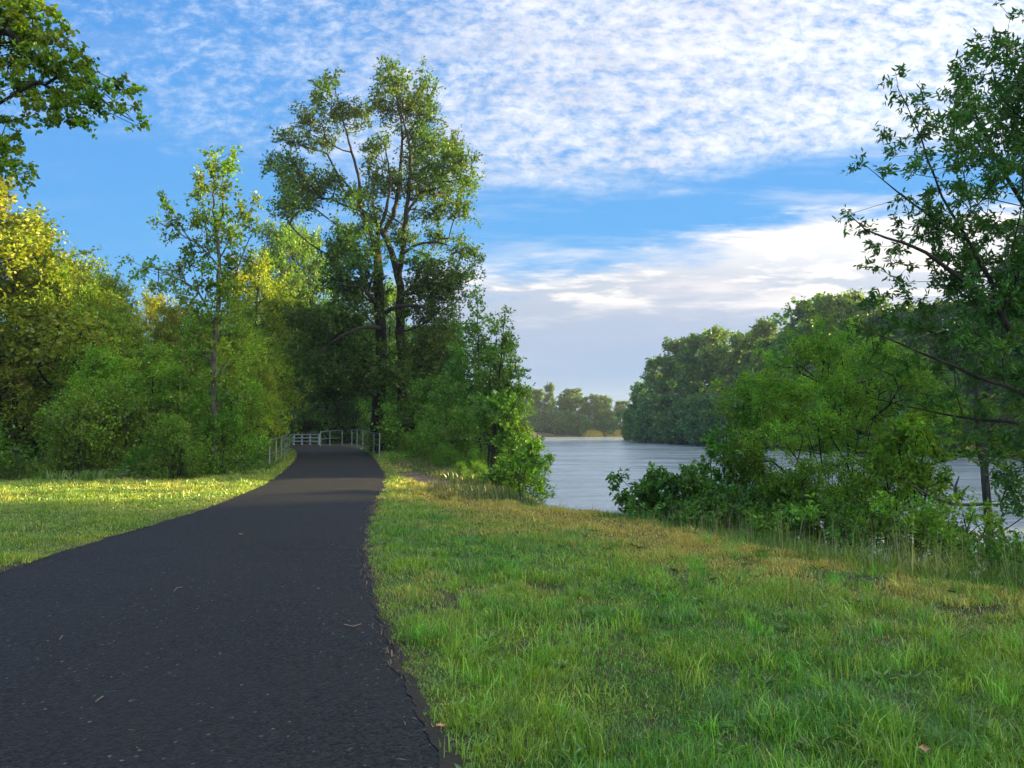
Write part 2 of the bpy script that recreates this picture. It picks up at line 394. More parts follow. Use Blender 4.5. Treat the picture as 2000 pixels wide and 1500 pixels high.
# worn dirt trail leaving the path towards the river
tr_ = curve([G(752, 905), G(790, 920), G(830, 938), G(870, 948), G(905, 950)]); wd = np.linspace(.35, .75, len(tr_))
dd = np.gradient(tr_, axis=0); nn = np.stack([-dd[:, 1], dd[:, 0]], -1); nn /= np.linalg.norm(nn, axis=1)[:, None]
s5 = np.linspace(-1, 1, 7); jj = 1+.25*(vnoise(np.arange(len(tr_)), np.arange(len(tr_))*0, .3, 5)-.5)
TV = np.zeros((len(tr_), 7, 3)); TV[..., :2] = tr_[:, None, :2]+nn[:, None]*s5[None, :, None]*(wd*jj)[:, None, None]
TV[..., 2] = ground_z(TV[..., 0], TV[..., 1])+.022
I = (np.arange(len(tr_)-1)[:, None]*7+np.arange(6)[None]).ravel()
M_dirt = simple_mat('bare_dirt', (.10, .075, .055), .95, 0, .3, 8, .8)
tag(obj('dirt_trail', mesh('dirt_trail', TV.reshape(-1, 3), quads=np.stack([I, I+1, I+8, I+7], -1), mat=M_dirt, smooth=True)), kind='structure')
def on_trail(X, Y):
    d = np.min(np.hypot(X[:, None]-tr_[None, ::6, 0], Y[:, None]-tr_[None, ::6, 1])-wd[None, ::6], axis=1); return d < -.05

# water
m, nt = new_mat('river_water'); n = NT(nt); tc = n.n('ShaderNodeTexCoord'); O = tc.outputs['Object']
w1 = n.noise(n.vm('MULTIPLY', O, (.5, 1.6, 1)), 1.6, 5, .6, .5); w2 = n.noise(n.vm('MULTIPLY', O, (.06, .22, 1)), 1.0, 4, .6, .8); w3 = n.noise(O, 9, 3, .6)
h = n.m('ADD', n.m('MULTIPLY', w1, n.mr(w2, .35, .65, .35, 1.2)), n.m('MULTIPLY', w3, .12))
b = n.n('ShaderNodeBsdfPrincipled'); n.put(b.inputs['Base Color'], (.38, .45, .48)); b.inputs['IOR'].default_value = 1.33
n.put(b.inputs['Roughness'], n.mr(w2, .35, .65, .10, .22))
bp = n.n('ShaderNodeBump'); bp.inputs['Distance'].default_value = .11; bp.inputs['Strength'].default_value = .8; n.put(bp.inputs['Height'], h); nt.links.new(bp.outputs[0], b.inputs['Normal'])
o = n.n('ShaderNodeOutputMaterial'); nt.links.new(b.outputs[0], o.inputs[0])
WX = np.linspace(-60, 300, 40); WY = np.linspace(-80, 276, 40); A, B = np.meshgrid(WX, WY)
I = (np.arange(39)[:, None]*40+np.arange(39)[None]).ravel()
tag(obj('water', mesh('water', np.stack([A, B, A*0-2.5], -1).reshape(-1, 3), quads=np.stack([I, I+1, I+41, I+40], -1), mat=m)), kind='structure')

# ---------------------------------------------------------------- plants
def leaves_mesh(name, pos, ax_, size, ratio, mat, tint, shape='quad', r=rng):
    n_ = len(pos)
    ax_ = ax_/(np.linalg.norm(ax_, axis=1)[:, None]+1e-9)
    nr = r.normal(size=(n_, 3)); nr[:, 2] += .7
    sd = np.cross(ax_, nr); sd /= np.linalg.norm(sd, axis=1)[:, None]+1e-9
    nn = np.cross(sd, ax_)
    L = (size*r.uniform(.65, 1.25, n_))[:, None]; W = L*ratio
    fold = r.uniform(.05, .3, n_)[:, None]*W
    if shape == 'quad':
        V = np.stack([pos, pos+ax_*L*.45+sd*W*.5+nn*fold, pos+ax_*L, pos+ax_*L*.45-sd*W*.5+nn*fold], 1)
        Q = np.arange(n_*4).reshape(-1, 4); k = 4
    else:
        droop = -nn*L*.12
        V = np.stack([pos, pos+ax_*L*.28+sd*W*.46+nn*fold, pos+ax_*L*.66+sd*W*.38+nn*fold+droop*.4, pos+ax_*L+droop, pos+ax_*L*.66-sd*W*.38+nn*fold+droop*.4, pos+ax_*L*.28-sd*W*.46+nn*fold], 1)
        b_ = np.arange(n_)[:, None]*6; Q = np.concatenate([b_+np.array([[0, 1, 2, 3]]), b_+np.array([[0, 3, 4, 5]])]); k = 6
    return mesh(name, V.reshape(-1, 3), quads=Q, mat=mat, tint=np.repeat(tint, k, axis=0))

def grow_plant(stems, clumps, leaf, shoots=3, per=8, shoot_len=.4, r0=.006, ratio=.6, mat=M_leaf, bark=M_bark, shape='quad', seed=0, up=.35, bf=.35, tintvar=.22, gap=.0, hang=0.0, minlimb=0.0):
    """stems: list of (points Nx3, radii N). clumps: list of (centre, radii, n tips). Returns trunk mesh, crown mesh."""
    r = np.random.default_rng(seed)
    pos = []; par = []; plen = []; rad = []; istr = []
    mb = MB()
    for pts, rr in stems:
        pts = np.asarray(pts, float); rr = np.asarray(rr, float)
        # densify
        seg = np.linalg.norm(np.diff(pts, axis=0), axis=1); tt = np.concatenate([[0], np.cumsum(seg)]); nS = max(4, int(tt[-1]/max(.25, tt[-1]/40)))
        s_ = np.linspace(0, tt[-1], nS); C = curve(pts); ct = np.concatenate([[0], np.cumsum(np.linalg.norm(np.diff(C, axis=0), axis=1))]); 
        cpts = np.stack([np.interp(s_/tt[-1]*ct[-1], ct, C[:, i]) for i in range(3)], -1)
        wob = r.normal(size=(nS, 3))*.02*tt[-1]/10; wob[0] = 0; cpts = cpts+wob
        cr = np.interp(s_, tt, rr)
        mb.tube(cpts, cr, k=10 if rr[0] > .05 else 6)
        L0 = 0.0
        if pos:   # attach to nearest existing node for length bookkeeping
            A_ = np.array(pos); d0 = np.linalg.norm(A_-cpts[0], axis=1); L0 = plen[int(d0.argmin())]
        for i in range(nS):
            if i < nS*.12 and L0 == 0: continue
            pos.append(cpts[i]); par.append(-1); plen.append(L0+s_[i]); rad.append(cr[i]); istr.append(True)
    tips = []; cid = []
    for ci, (c_, rr, n_) in enumerate(clumps):
        q = r.normal(size=(n_, 3)); q /= np.linalg.norm(q, axis=1)[:, None]; q *= ((r.uniform(0, 1, n_)**.5)*np.where(r.uniform(size=n_) < .25, r.uniform(1.1, 1.7, n_), 1))[:, None]
        tips.append(np.asarray(c_)+q*np.asarray(rr)); cid += [ci]*n_
    tips = np.concatenate(tips); cid = np.array(cid)
    cap = len(pos)+len(tips)*7+10
    NP = np.zeros((cap, 3)); NL = np.zeros(cap); NP[:len(pos)] = pos; NL[:len(pos)] = plen
    NR = np.zeros(cap); NR[:len(pos)] = rad; PAR = np.full(cap, -1); cnt = np.zeros(cap); N = len(pos); nstem = N
    d0 = np.min(np.linalg.norm(tips[:, None]-NP[None, :nstem:2], axis=2), axis=1)
    tipnode = np.zeros(len(tips), int); tipdir = np.zeros((len(tips), 3))
    for ti in np.argsort(d0):
        p = tips[ti]; dv = p-NP[:N]; d = np.linalg.norm(dv, axis=1)
        cost = d+bf*NL[:N]+np.maximum(0, -(dv[:, 2])-.3*d)*1.0
        j = int(cost.argmin()); L = d[j]
        kk = int(np.clip(L/.45, 1, 5)); a0 = NP[j]; cpt = (a0+p)/2+np.array([0, 0, -up*.3*L])*(1 if dv[j][2] > 0 else -1)+r.normal(size=3)*.06*L
        last = j
        for s in range(1, kk+1):
            t_ = s/kk; q = (1-t_)**2*a0+2*t_*(1-t_)*cpt+t_*t_*p
            NP[N] = q; NL[N] = NL[last]+L/kk; PAR[N] = last; last = N; N += 1
        tipnode[ti] = last; e = NP[last]-NP[PAR[last]]; tipdir[ti] = e/(np.linalg.norm(e)+1e-9)
    cnt[tipnode] = 1
    for i in range(N-1, nstem-1, -1):
        if PAR[i] >= 0: cnt[PAR[i]] += cnt[i]
    R = r0*np.maximum(cnt[:N], 1)**.43
    ch = np.arange(nstem, N); pa = PAR[ch]
    Rc = R[ch]; Rp = np.where(pa < nstem, np.minimum(Rc*1.15, NR[pa]*.9+.002), np.minimum(R[pa], Rc*1.35))
    Rc = np.minimum(Rc, Rp*1.0)
    keep = Rc > minlimb; ch = ch[keep]; pa = pa[keep]; Rc = Rc[keep]; Rp = Rp[keep]
    k = 5
    A_ = NP[pa]; B_ = NP[ch]; T = B_-A_; T /= np.linalg.norm(T, axis=1)[:, None]+1e-9
    ref = np.where(np.abs(T[:, 2:3]) < .9, np.array([[0, 0, 1.]]), np.array([[1., 0, 0]])); U = np.cross(T, ref); U /= np.linalg.norm(U, axis=1)[:, None]; W = np.cross(T, U)
    an = 2*pi*np.arange(k)/k
    ring = cos_ = np.cos(an)[None, :, None]*U[:, None]+np.sin(an)[None, :, None]*W[:, None]
    V = np.concatenate([(A_-T*Rp[:, None]*.3)[:, None]+ring*Rp[:, None, None], (B_+T*Rc[:, None]*.3)[:, None]+ring*Rc[:, None, None]], 1).reshape(-1, 3)
    b_ = np.arange(len(ch))[:, None]*2*k; j = np.arange(k)
    Q = np.stack([b_+j, b_+(j+1) % k, b_+k+(j+1) % k, b_+k+j], -1).reshape(-1, 4)
    mb.add(V, Q)
    tm = mesh('trunk', np.concatenate(mb.V), quads=np.concatenate(mb.Q), mat=bark, smooth=True)
    # shoots and leaves
    nt_ = len(tips); S = shoots
    base = np.repeat(NP[tipnode], S, axis=0); dirs = np.repeat(tipdir, S, axis=0)*.7+r.normal(size=(nt_*S, 3))*.75; dirs[:, 2] += .25-hang
    dirs /= np.linalg.norm(dirs, axis=1)[:, None]
    sl_ = shoot_len*r.uniform(.5, 1.3, nt_*S)
    tl_ = np.tile(np.linspace(.12, 1.0, per), nt_*S)*np.repeat(sl_, per)
    lp = np.repeat(base, per, axis=0)+np.repeat(dirs, per, axis=0)*tl_[:, None]
    lp += r.normal(size=lp.shape)*shoot_len*.10; lp[:, 2] -= (tl_**2)*.25*hang
    la = np.repeat(dirs, per, axis=0)*.5+r.normal(size=lp.shape)*.8; la[:, 2] -= .25
    ctint = np.exp(r.normal(size=(len(clumps), 1))*tintvar*.6)*np.array([[1, 1, 1]])
    ctint[:, 0] *= np.exp(r.normal(size=len(clumps))*.10)
    tn = np.repeat(np.repeat(ctint[cid], S, axis=0), per, axis=0)
    tn = tn*np.exp(r.normal(size=(len(tn), 1))*tintvar); tn[:, 0] *= np.exp(r.normal(size=len(tn))*.12)
    if gap > 0:
        kp = r.uniform(size=len(lp)) > gap; lp, la, tn = lp[kp], la[kp], tn[kp]
    cm = leaves_mesh('crown', lp, la, leaf, ratio, mat, np.clip(tn, .2, 2.5), shape, r)
    return tm, cm

def plant(name, tm, cm, loc, rz=0, s=1.0, color=(1, 1, 1), sz=None, trunk_name='trunk', crown_name='crown'):
    e = empty(name, loc, rz, s)
    if sz: e.scale = (s, s, s*sz)
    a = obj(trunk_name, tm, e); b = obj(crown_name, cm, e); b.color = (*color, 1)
    return e
def centred(stems, clumps, base):
    base = np.asarray(base)
    return [(np.asarray(p)-base, r) for p, r in stems], [(np.asarray(c)-base, r, n_) for c, r, n_ in clumps]

def crown_clumps(r, H, h0, R, n_, cs, tips, prof):
    o = []; ph = r.uniform(0, 6.28, 2)
    for i in range(5):
        a = r.uniform(0, 6.28); q = R*.5*r.uniform(.2, 1); s = cs*.5
        o.append(((q*cos(a), q*sin(a), H-s*r.uniform(.2, 2.5)), (s*.6, s*.6, s*1.2), max(3, int(tips*.5))))
    for i in range(n_):
        t = (i+.5)/n_; t = np.clip(t+r.normal()*.05, 0, 1)
        a = i*2.399+r.normal()*.5; rr = R*prof(t)*(1+.24*sin(2*a+ph[0])+.20*sin(3*a+ph[1]+5*t)); q = rr*math.sqrt(r.uniform(.15, 1))
        s = cs*r.uniform(.7, 1.3)
        zc = h0+(H-h0-cs*.6)*t
        o.append(((q*cos(a), q*sin(a), zc), (s, s, s*.75), max(3, int(tips*r.uniform(.7, 1.3)))))
    return o
def make_proto(kind, seed):
    r = np.random.default_rng(seed)
    if kind == 'mid':      # 9 m broadleaf, seen at 25-60 m
        H = 9.0; st = [([(0, 0, -.4), (r.normal()*.1, r.normal()*.1, H*.35), (r.normal()*.25, r.normal()*.25, H*.93)], [.16, .11, .02])]
        cl = crown_clumps(r, H, .9, 2.6, 46, .8, 17, lambda t: (.55+.9*t-1.35*t*t+.12)*1.15)
        return grow_plant(st, cl, .135, 3, 10, .48, .008, .62, M_leaf_olive, M_bark, seed=seed, tintvar=.25)
    if kind == 'dense':    # tall wide crown of dark leaves
        H = 13.0; st = [([(0, 0, -.5), (r.normal()*.2, 0, H*.3), (r.normal()*.4, r.normal()*.3, H*.9)], [.28, .2, .03])]
        cl = crown_clumps(r, H, .8, 3.7, 56, 1.1, 16, lambda t: .75+.5*t-.95*t*t)
        return grow_plant(st, cl, .18, 3, 11, .62, .010, .65, M_leaf_dark, M_bark, seed=seed, tintvar=.25)
    if kind == 'shrub':    # 2.6 m many-stemmed shrub
        H = 2.6; st = []
        for i in range(6):
            a = i*1.05+r.normal()*.2; st.append(([(.1*cos(a), .1*sin(a), -.4), (.45*cos(a), .45*sin(a), H*.4), (.9*cos(a), .9*sin(a), H*.8)], [.03, .022, .008]))
        cl = crown_clumps(r, H, .1, 1.5, 30, .50, 11, lambda t: 1.0-.55*t*t)
        return grow_plant(st, cl, .10, 3, 10, .42, .004, .6, M_leaf, M_bark, seed=seed, tintvar=.28)
    if kind == 'far':      # 24 m riverside tree, seen at 100-290 m
        H = 24.0; st = [([(0, 0, -1), (r.normal()*.3, 0, H*.4), (r.normal()*1.0, r.normal(), H*.92)], [.35, .25, .04])]
        cl = crown_clumps(r, H, 2.0, 5.2, 46, 1.9, 15, lambda t: .62+1.05*t-1.25*t*t)
        return grow_plant(st, cl, .62, 3, 7, 1.0, .035, .75, M_leaf_far, M_bark, seed=seed, tintvar=.28, minlimb=.04)
    if kind == 'farshrub':
        H = 7.0; st = [([(0, 0, -.6), (.3, 0, H*.4), (.2, .3, H*.85)], [.12, .08, .03])]
        cl = crown_clumps(r, H, .2, 4.2, 26, 1.5, 13, lambda t: 1.0-.6*t*t)
        return grow_plant(st, cl, .55, 3, 6, .8, .03, .75, M_leaf_far, M_bark, seed=seed, tintvar=.28, minlimb=.04)
mids = [make_proto('mid', 21+i) for i in range(4)]
denses = [make_proto('dense', 41+i) for i in range(3)]
shrubs = [make_proto('shrub', 61+i) for i in range(4)]
fars = [make_proto('far', 81+i) for i in range(4)]
farsh = [make_proto('farshrub', 95+i) for i in range(2)]
HT = {'mid': 9.0, 'dense': 13.0, 'shrub': 2.6, 'far': 24.0, 'farshrub': 7.0}
PR = {'mid': mids, 'dense': denses, 'shrub': shrubs, 'far': fars, 'farshrub': farsh}
used = {k: 0 for k in PR}
def put(kind, name, px, ytop, Y, label, cat, group=None, color=(1, 1, 1), wide=1.0, X=None, h=None):
    x0 = (px-1000)/1500*Y if X is None else X
    z0 = float(ground_z(np.array([x0]), np.array([Y]))[0])
    if h is None: h = EYE+(830-ytop)/1500*Y-z0
    i = used[kind]; used[kind] += 1
    tm, cm = PR[kind][i % len(PR[kind])]
    s = h/HT[kind]
    e = plant(name, tm, cm, (x0, Y, z0), random.uniform(0, 6.28), 1.0, color)
    e.scale = (s*wide, s*wide, s)
    tag(e, label, cat, group); return e

# ---- hero: twin-trunk cottonwood behind the path bend
def zc3(x, y): return x/3+500, y/3+100
def P3(zx, zy, Y): return P(*zc3(zx, zy), Y)
Yb = 42.0
r = np.random.default_rng(3)
base1 = P(738, 886, 46.5); base1[2] = -.3
t1 = [base1, P(739, 800, 45.5), P(746, 700, 44), P(741, 600, 42.5), P(739, 520, 41.6), P(735, 480, 41.5)]
stA = [(t1, [.50, .38, .34, .30, .26, .2]),
       ([P(739, 520, 41.2), P(728, 465, 41.8), P(707, 415, 42.6), P(692, 380, 43), P(660, 340, 43.3)], [.17, .14, .11, .08, .03]),
       ([P(735, 480, 41.5), P(742, 440, 41), P(752, 420, 40.6), P(762, 350, 40.2), P(748, 270, 40)], [.17, .12, .09, .06, .02])]
ovA = []
def cl_list(L, Y, spread, dens, r, rs=1.0):
    o = []
    for q in L:
        cx, cy_, rx, ry = q[:4]; Yc = Y+r.uniform(-spread, spread)+(q[4] if len(q) > 4 else 0)
        m_ = Yc/1500; a = rx*m_*rs; b_ = ry*m_*rs
        o.append((P(cx, cy_, Yc), (a, (a+b_)/2, b_), max(2, int(dens*(a*b_)/.5*r.uniform(.8, 1.2)))))
    return o
A1 = [(560,1100,120,100),(480,1200,100,80),(600,1250,130,100),(650,1380,110,90),(700,950,50,60),(640,1050,60,60),(480,1350,90,80),(560,1420,100,70),(720,1150,50,60),(820,1080,60,50),
      (540,860,60,50),(440,760,90,60),(250,780,120,100),(170,660,90,60),(180,900,90,70),(300,920,90,50),(350,820,80,60),(110,700,50,40)]
A1 = [(*zc3(a, b), c_/3, d_/3) for a, b, c_, d_ in A1]+[(680,620,50,40),(640,655,50,40),(700,690,55,40),(610,690,40,35),(650,720,50,35),(600,620,40,30),(700,750,50,35),(770,735,40,36),(790,700,30,40),(640,765,36,24)]
stA.append(([P(740, 600, 41), P(715, 570, 40), P(690, 555, 39.6), P(650, 560, 39.2)], [.14, .10, .07, .02]))
stA.append(([P(741, 640, 41), P(705, 640, 39.5), P(660, 660, 38.8), P(620, 690, 38.5)], [.12, .09, .05, .02]))
stA.append(([P(745, 615, 41), P(775, 600, 40.3), P(815, 597, 39.6), P(840, 610, 39.3)], [.14, .11, .08, .03]))
c1 = cl_list(A1, 41.2, 2.4, 27, r, 1.08)
st, cl = centred(stA, c1, base1)
tm, cm = grow_plant(st, cl, .155, 3, 11, .58, .009, .68, M_leaf, M_bark, seed=7, tintvar=.26)
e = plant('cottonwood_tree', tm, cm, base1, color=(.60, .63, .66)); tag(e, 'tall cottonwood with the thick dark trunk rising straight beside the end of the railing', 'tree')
base2 = P(784, 884, 42.5); base2[2] = -.3
stB = [([base2, P(786, 760, 42.6), P(783, 650, 42.6), P(779, 560, 42.7), P(773, 520, 42.8), P(760, 480, 43), P(747, 457, 43.2), P(720, 420, 43.5), P(682, 388, 44), P(643, 307, 44.3), P(627, 295, 44.5)], [.34, .28, .25, .23, .2, .17, .15, .12, .09, .06, .03]),
       ([P(705, 405, 43.6), P(700, 345, 43.3), P(687, 297, 43.2), P(677, 260, 43.2), P(655, 180, 43.4)], [.10, .08, .07, .05, .02]),
       ([P(749, 458, 43.2), P(768, 420, 43), P(777, 380, 43), P(783, 317, 43), P(785, 250, 43), P(770, 170, 43)], [.15, .13, .11, .09, .06, .02]),
       ([P(779, 540, 42.7), P(786, 500, 42.2), P(793, 417, 42), P(802, 320, 42), P(792, 250, 42), P(765, 160, 42)], [.17, .15, .12, .09, .06, .02]),
       ([P(788, 495, 42.2), P(815, 478, 41.5), P(850, 473, 41), P(880, 480, 40.8)], [.09, .07, .05, .02]),
       ([P(781, 580, 42.6), P(810, 560, 42), P(845, 568, 41.5), P(870, 590, 41.2)], [.09, .07, .05, .02]),
       ([P(793, 417, 42), P(830, 370, 42.6), P(880, 330, 43)], [.09, .06, .02])]
B1 = [(400,260,80,80),(480,350,110,95),(330,420,90,80),(200,500,80,42),(400,540,80,50),(600,400,70,60),(650,330,40,35),(430,180,45,35),(300,560,60,35),
      (640,860,70,70),(700,700,70,70),(680,600,55,55),(730,540,55,45),(720,800,60,60),
      (780,110,60,60),(820,210,85,85),(1010,180,55,65),(960,290,100,80),(860,340,140,80),(740,300,60,60),(1000,400,70,70),(900,470,90,55),(1000,560,110,80),(1120,560,100,90),(1180,660,100,90),(1050,700,140,90),(950,800,110,90),(1120,820,130,90),(1180,930,90,70),(1050,960,120,70),(820,780,60,90),(1230,780,60,60),(930,640,80,70),
      (1200,1180,90,50),(1290,1200,60,28),(1080,1100,90,50),(1000,1250,130,70),(1150,1330,120,70),(1250,1300,50,40),(950,1380,90,70),(840,1000,50,50),(900,1120,60,50),(1060,1420,90,60)]
B1 = [(*zc3(a, b), c_/3, d_/3) for a, b, c_, d_ in B1]+[(820,610,45,35),(865,640,35,45),(875,570,40,40),(845,690,40,45),(815,740,35,30),(830,560,40,30),(880,700,30,45)]
c2 = cl_list(B1, 42.8, 2.5, 23, r, 1.06)
st, cl = centred(stB, c2, base2)
tm, cm = grow_plant(st, cl, .155, 3, 11, .58, .009, .68, M_leaf, M_bark, seed=8, tintvar=.26)
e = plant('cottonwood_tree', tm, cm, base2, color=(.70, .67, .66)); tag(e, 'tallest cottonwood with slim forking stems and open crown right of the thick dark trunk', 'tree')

# ---- hero: slender young tree on the left
Yl = 24.5
base3 = P(418, 935, Yl); base3[2] = -.05
stC = [([base3, P(420, 840, Yl), P(418, 700, Yl), P(425, 600, Yl), P(428, 500, Yl), P(416, 400, Yl), P(422, 300, Yl)], [.115, .10, .085, .07, .055, .035, .01]),
       ([P(422, 640, Yl), P(390, 575, Yl-.4), P(350, 545, Yl-.6), P(300, 530, Yl-.7)], [.04, .03, .02, .008]),
       ([P(427, 520, Yl), P(390, 480, Yl+.4), P(345, 450, Yl+.5), P(320, 405, Yl+.6)], [.03, .024, .016, .008]),
       ([P(424, 600, Yl), P(450, 560, Yl+.3), P(485, 470, Yl+.5), P(505, 440, Yl+.6)], [.035, .026, .016, .008])]
C1 = [(420,300,14,14),(455,300,10,12),(418,335,24,22),(448,330,16,20),(402,360,24,20),(440,372,26,24),(388,388,18,16),(325,388,8,14),(333,415,14,12),(310,435,12,8),(352,440,18,14),(398,430,30,22),(430,430,25,25),(470,420,20,20),(500,398,10,12),(256,512,10,6),(272,535,18,10),(298,522,20,10),(330,550,26,12),(355,520,20,16),(337,460,18,10),(378,495,26,20),(407,470,26,22),(450,470,26,26),(447,520,24,22),(485,447,18,20),(388,560,28,16),(450,580,24,22),(300,560,18,8),(365,590,20,12),(475,505,16,20),(400,640,26,18),(455,650,25,18),(370,650,18,14),(380,720,26,16),(450,720,26,18),(360,780,20,14),(440,780,22,16),(350,572,18,8),(430,620,20,14),(400,690,26,18),(440,690,26,18),(415,660,22,14),(380,640,20,14),(470,700,18,14),(350,690,20,12),(410,740,24,16),(460,760,22,14),(385,790,22,14),(435,560,24,20),(405,520,22,18),(400,600,24,18),(445,620,24,16)]
st, cl = centred(stC, cl_list(C1, Yl, .9, 50, r), base3)
tm, cm = grow_plant(st, cl, .125, 3, 7, .28, .006, .62, M_leaf_olive, M_bark_pale, seed=9, tintvar=.28)
e = plant('young_tree', tm, cm, base3, color=(.88, .98, .9)); tag(e, 'slender open-crowned young tree standing in front of the woods left of the path', 'tree')

# ---- hero: overhanging branch at the top left; its tree stands outside the frame
Yo = 9.5
bo = np.array([-10.5, Yo+.5, -.2])
stD = [([bo, (-10.3, Yo+.5, 3.0), (-9.9, Yo+.4, 6.0), (-9.6, Yo+.3, 9.5)], [.30, .25, .2, .08]),
       ([(-9.9, Yo+.4, 5.6), P(-220, -60, Yo), P(-80, 20, Yo), P(30, 75, Yo), P(90, 130, Yo), P(170, 178, Yo), P(262, 235, Yo)], [.12, .09, .06, .04, .028, .016, .005]),
       ([(-10.1, Yo+.4, 4.2), P(-300, 140, Yo), P(-120, 200, Yo), P(-20, 270, Yo), P(35, 345, Yo)], [.09, .06, .04, .02, .006])]
Dl = [(16,10,40,26),(53,14,28,20),(93,21,24,22),(115,48,14,12),(32,40,34,22),(27,66,34,24),(80,67,28,18),(107,88,33,18),(53,88,34,24),(133,115,33,18),(160,128,22,16),(80,120,38,24),(30,128,22,20),(120,147,38,20),(165,155,33,18),(205,165,22,12),(232,170,24,9),(256,170,10,7),(53,170,32,26),(93,187,38,22),(147,192,42,20),(187,203,33,16),(235,203,22,12),(67,215,26,16),(107,227,24,16),(149,229,22,12),(171,238,10,10),(88,245,12,10),(240,228,16,9),(262,240,12,6),
      (14,235,20,14),(22,267,20,16),(14,307,22,18),(33,333,22,12),(57,336,9,6),(38,358,16,8),(6,288,16,16),(-30,20,50,50),(-40,110,50,50),(-90,60,60,60),(-50,200,45,40),(-40,280,45,40),(-150,0,70,80),(-130,150,60,60),(-140,260,60,50),(-60,350,40,30),(-200,100,80,80),(-260,-50,90,90),(-160,-120,90,70),(-40,-80,60,50)]
st, cl = centred(stD, cl_list(Dl, Yo, .5, 190, r), bo)
tm, cm = grow_plant(st, cl, .058, 3, 9, .13, .0028, .8, M_leaf_olive, M_bark, shape='hex', seed=10, tintvar=.30)
e = plant('overhanging_tree', tm, cm, bo, color=(.85, .98, .8)); tag(e, 'leafy branch of a broadleaf tree hanging into the sky at the top left corner', 'tree')

# ---- hero: large tree at the right edge (trunk just outside the frame)
Yr = 10.8
br = P(2125, 1085, Yr); br[2] = ground_z(np.array([br[0]]), np.array([Yr]))[0]-.2
stE = [([br, P(2110, 900, Yr), P(2085, 760, Yr), P(2060, 640, Yr), P(2065, 450, Yr), P(2060, 250, Yr), P(2050, 20, Yr), P(2060, -150, Yr)], [.19, .17, .15, .13, .10, .075, .04, .015]),
       ([P(2080, 740, Yr), P(2000, 690, Yr-.2), P(1955, 610, Yr-.3), P(1935, 550, Yr-.3), P(1890, 470, Yr-.4), P(1840, 380, Yr-.5), P(1790, 250, Yr-.5), P(1752, 165, Yr-.5)], [.06, .05, .04, .03, .022, .015, .009, .003]),
       ([P(2090, 800, Yr), P(2000, 770, Yr-.6), P(1930, 742, Yr-.9), P(1825, 700, Yr-1.1), P(1740, 665, Yr-1.2), P(1640, 625, Yr-1.2)], [.04, .03, .024, .017, .01, .004]),
       ([P(2100, 870, Yr), P(1990, 828, Yr+.3), P(1880, 815, Yr+.5), P(1780, 795, Yr+.6), P(1690, 775, Yr+.6)], [.035, .027, .02, .012, .004]),
       ([P(1955, 610, Yr-.3), P(1860, 530, Yr-.6), P(1780, 480, Yr-.7), P(1700, 455, Yr-.7), P(1658, 420, Yr-.7)], [.045, .03, .02, .012, .004]),
       ([P(1890, 470, Yr-.4), P(1800, 410, Yr), P(1740, 365, Yr), P(1688, 322, Yr)], [.026, .018, .010, .004]),
       ([P(2062, 480, Yr), P(2000, 400, Yr+.3), P(1930, 280, Yr+.4), P(1880, 160, Yr+.4)], [.05, .035, .02, .006]),
       ([P(2060, 300, Yr), P(2010, 220, Yr+.2), P(1965, 90, Yr+.2)], [.035, .025, .006])]
El = [(1752,154,12,12),(1761,187,14,14),(1799,190,20,16),(1780,224,24,20),(1873,140,22,12),(1868,173,34,18),(1967,12,14,22),(1950,93,24,22),(1981,131,30,32),(1935,177,34,24),(1733,266,16,10),(1770,262,24,20),(1806,261,28,26),(1845,243,34,28),(1901,233,36,30),(1967,210,38,34),(1747,299,14,14),(1687,322,12,14),(1733,336,14,12),(1789,327,34,22),(1845,299,38,28),(1897,310,38,30),(1960,290,44,36),
      (1761,387,24,18),(1817,378,32,24),(1873,373,38,28),(1943,363,44,34),(1659,420,10,9),(1687,446,17,10),(1712,478,16,12),(1761,436,24,16),(1752,485,28,20),(1817,448,34,26),(1873,448,38,30),(1943,443,44,34),(1701,523,18,12),(1761,530,34,20),(1827,513,38,28),(1897,513,44,34),(1967,504,44,36)]
El += [(1700,585,30,22),(1760,590,36,26),(1830,590,40,30),(1900,590,40,32),(1970,590,42,34),(1660,632,24,16),(1725,650,40,26),(1800,650,42,30),(1880,655,42,32),(1960,655,44,36),(1700,705,34,22),(1770,720,40,26),(1850,720,42,30),(1930,730,44,32),(1990,740,40,40),(1850,785,38,22),(1920,800,34,26),(1985,800,36,34),(1975,860,30,30),(1995,920,30,26),(1760,770,34,18),(1980,980,28,20),(1960,930,30,24),(1995,1000,26,24),(1940,880,26,20),(1900,870,24,18),(1850,840,26,16)]
for px_ in range(2030, 2420, 62):
    for py_ in range(-180, 900, 66):
        if ((px_-2110)/330)**2+((py_-380)/560)**2 < 1: El.append((px_+r.uniform(-18, 18), py_+r.uniform(-18, 18), 46, 38, r.uniform(-1.2, 1.2)))
for i in range(70):
    a = r.uniform(0, 6.28); q = r.uniform(.3, 1)
    El.append((1960+150*cos(a)*q, 420+330*sin(a)*q, 38, 30, r.uniform(-1.6, 1.6)))
st, cl = centred(stE, cl_list(El, Yr, .7, 70, r, .95), br)
tm, cm = grow_plant(st, cl, .088, 3, 10, .17, .0022, .36, M_leaf_dark, M_bark, shape='hex', seed=12, tintvar=.25)
e = plant('riverside_tree', tm, cm, br, color=(.90, .95, 1.0)); tag(e, 'large backlit tree with narrow leaves filling the right edge of the view', 'tree')

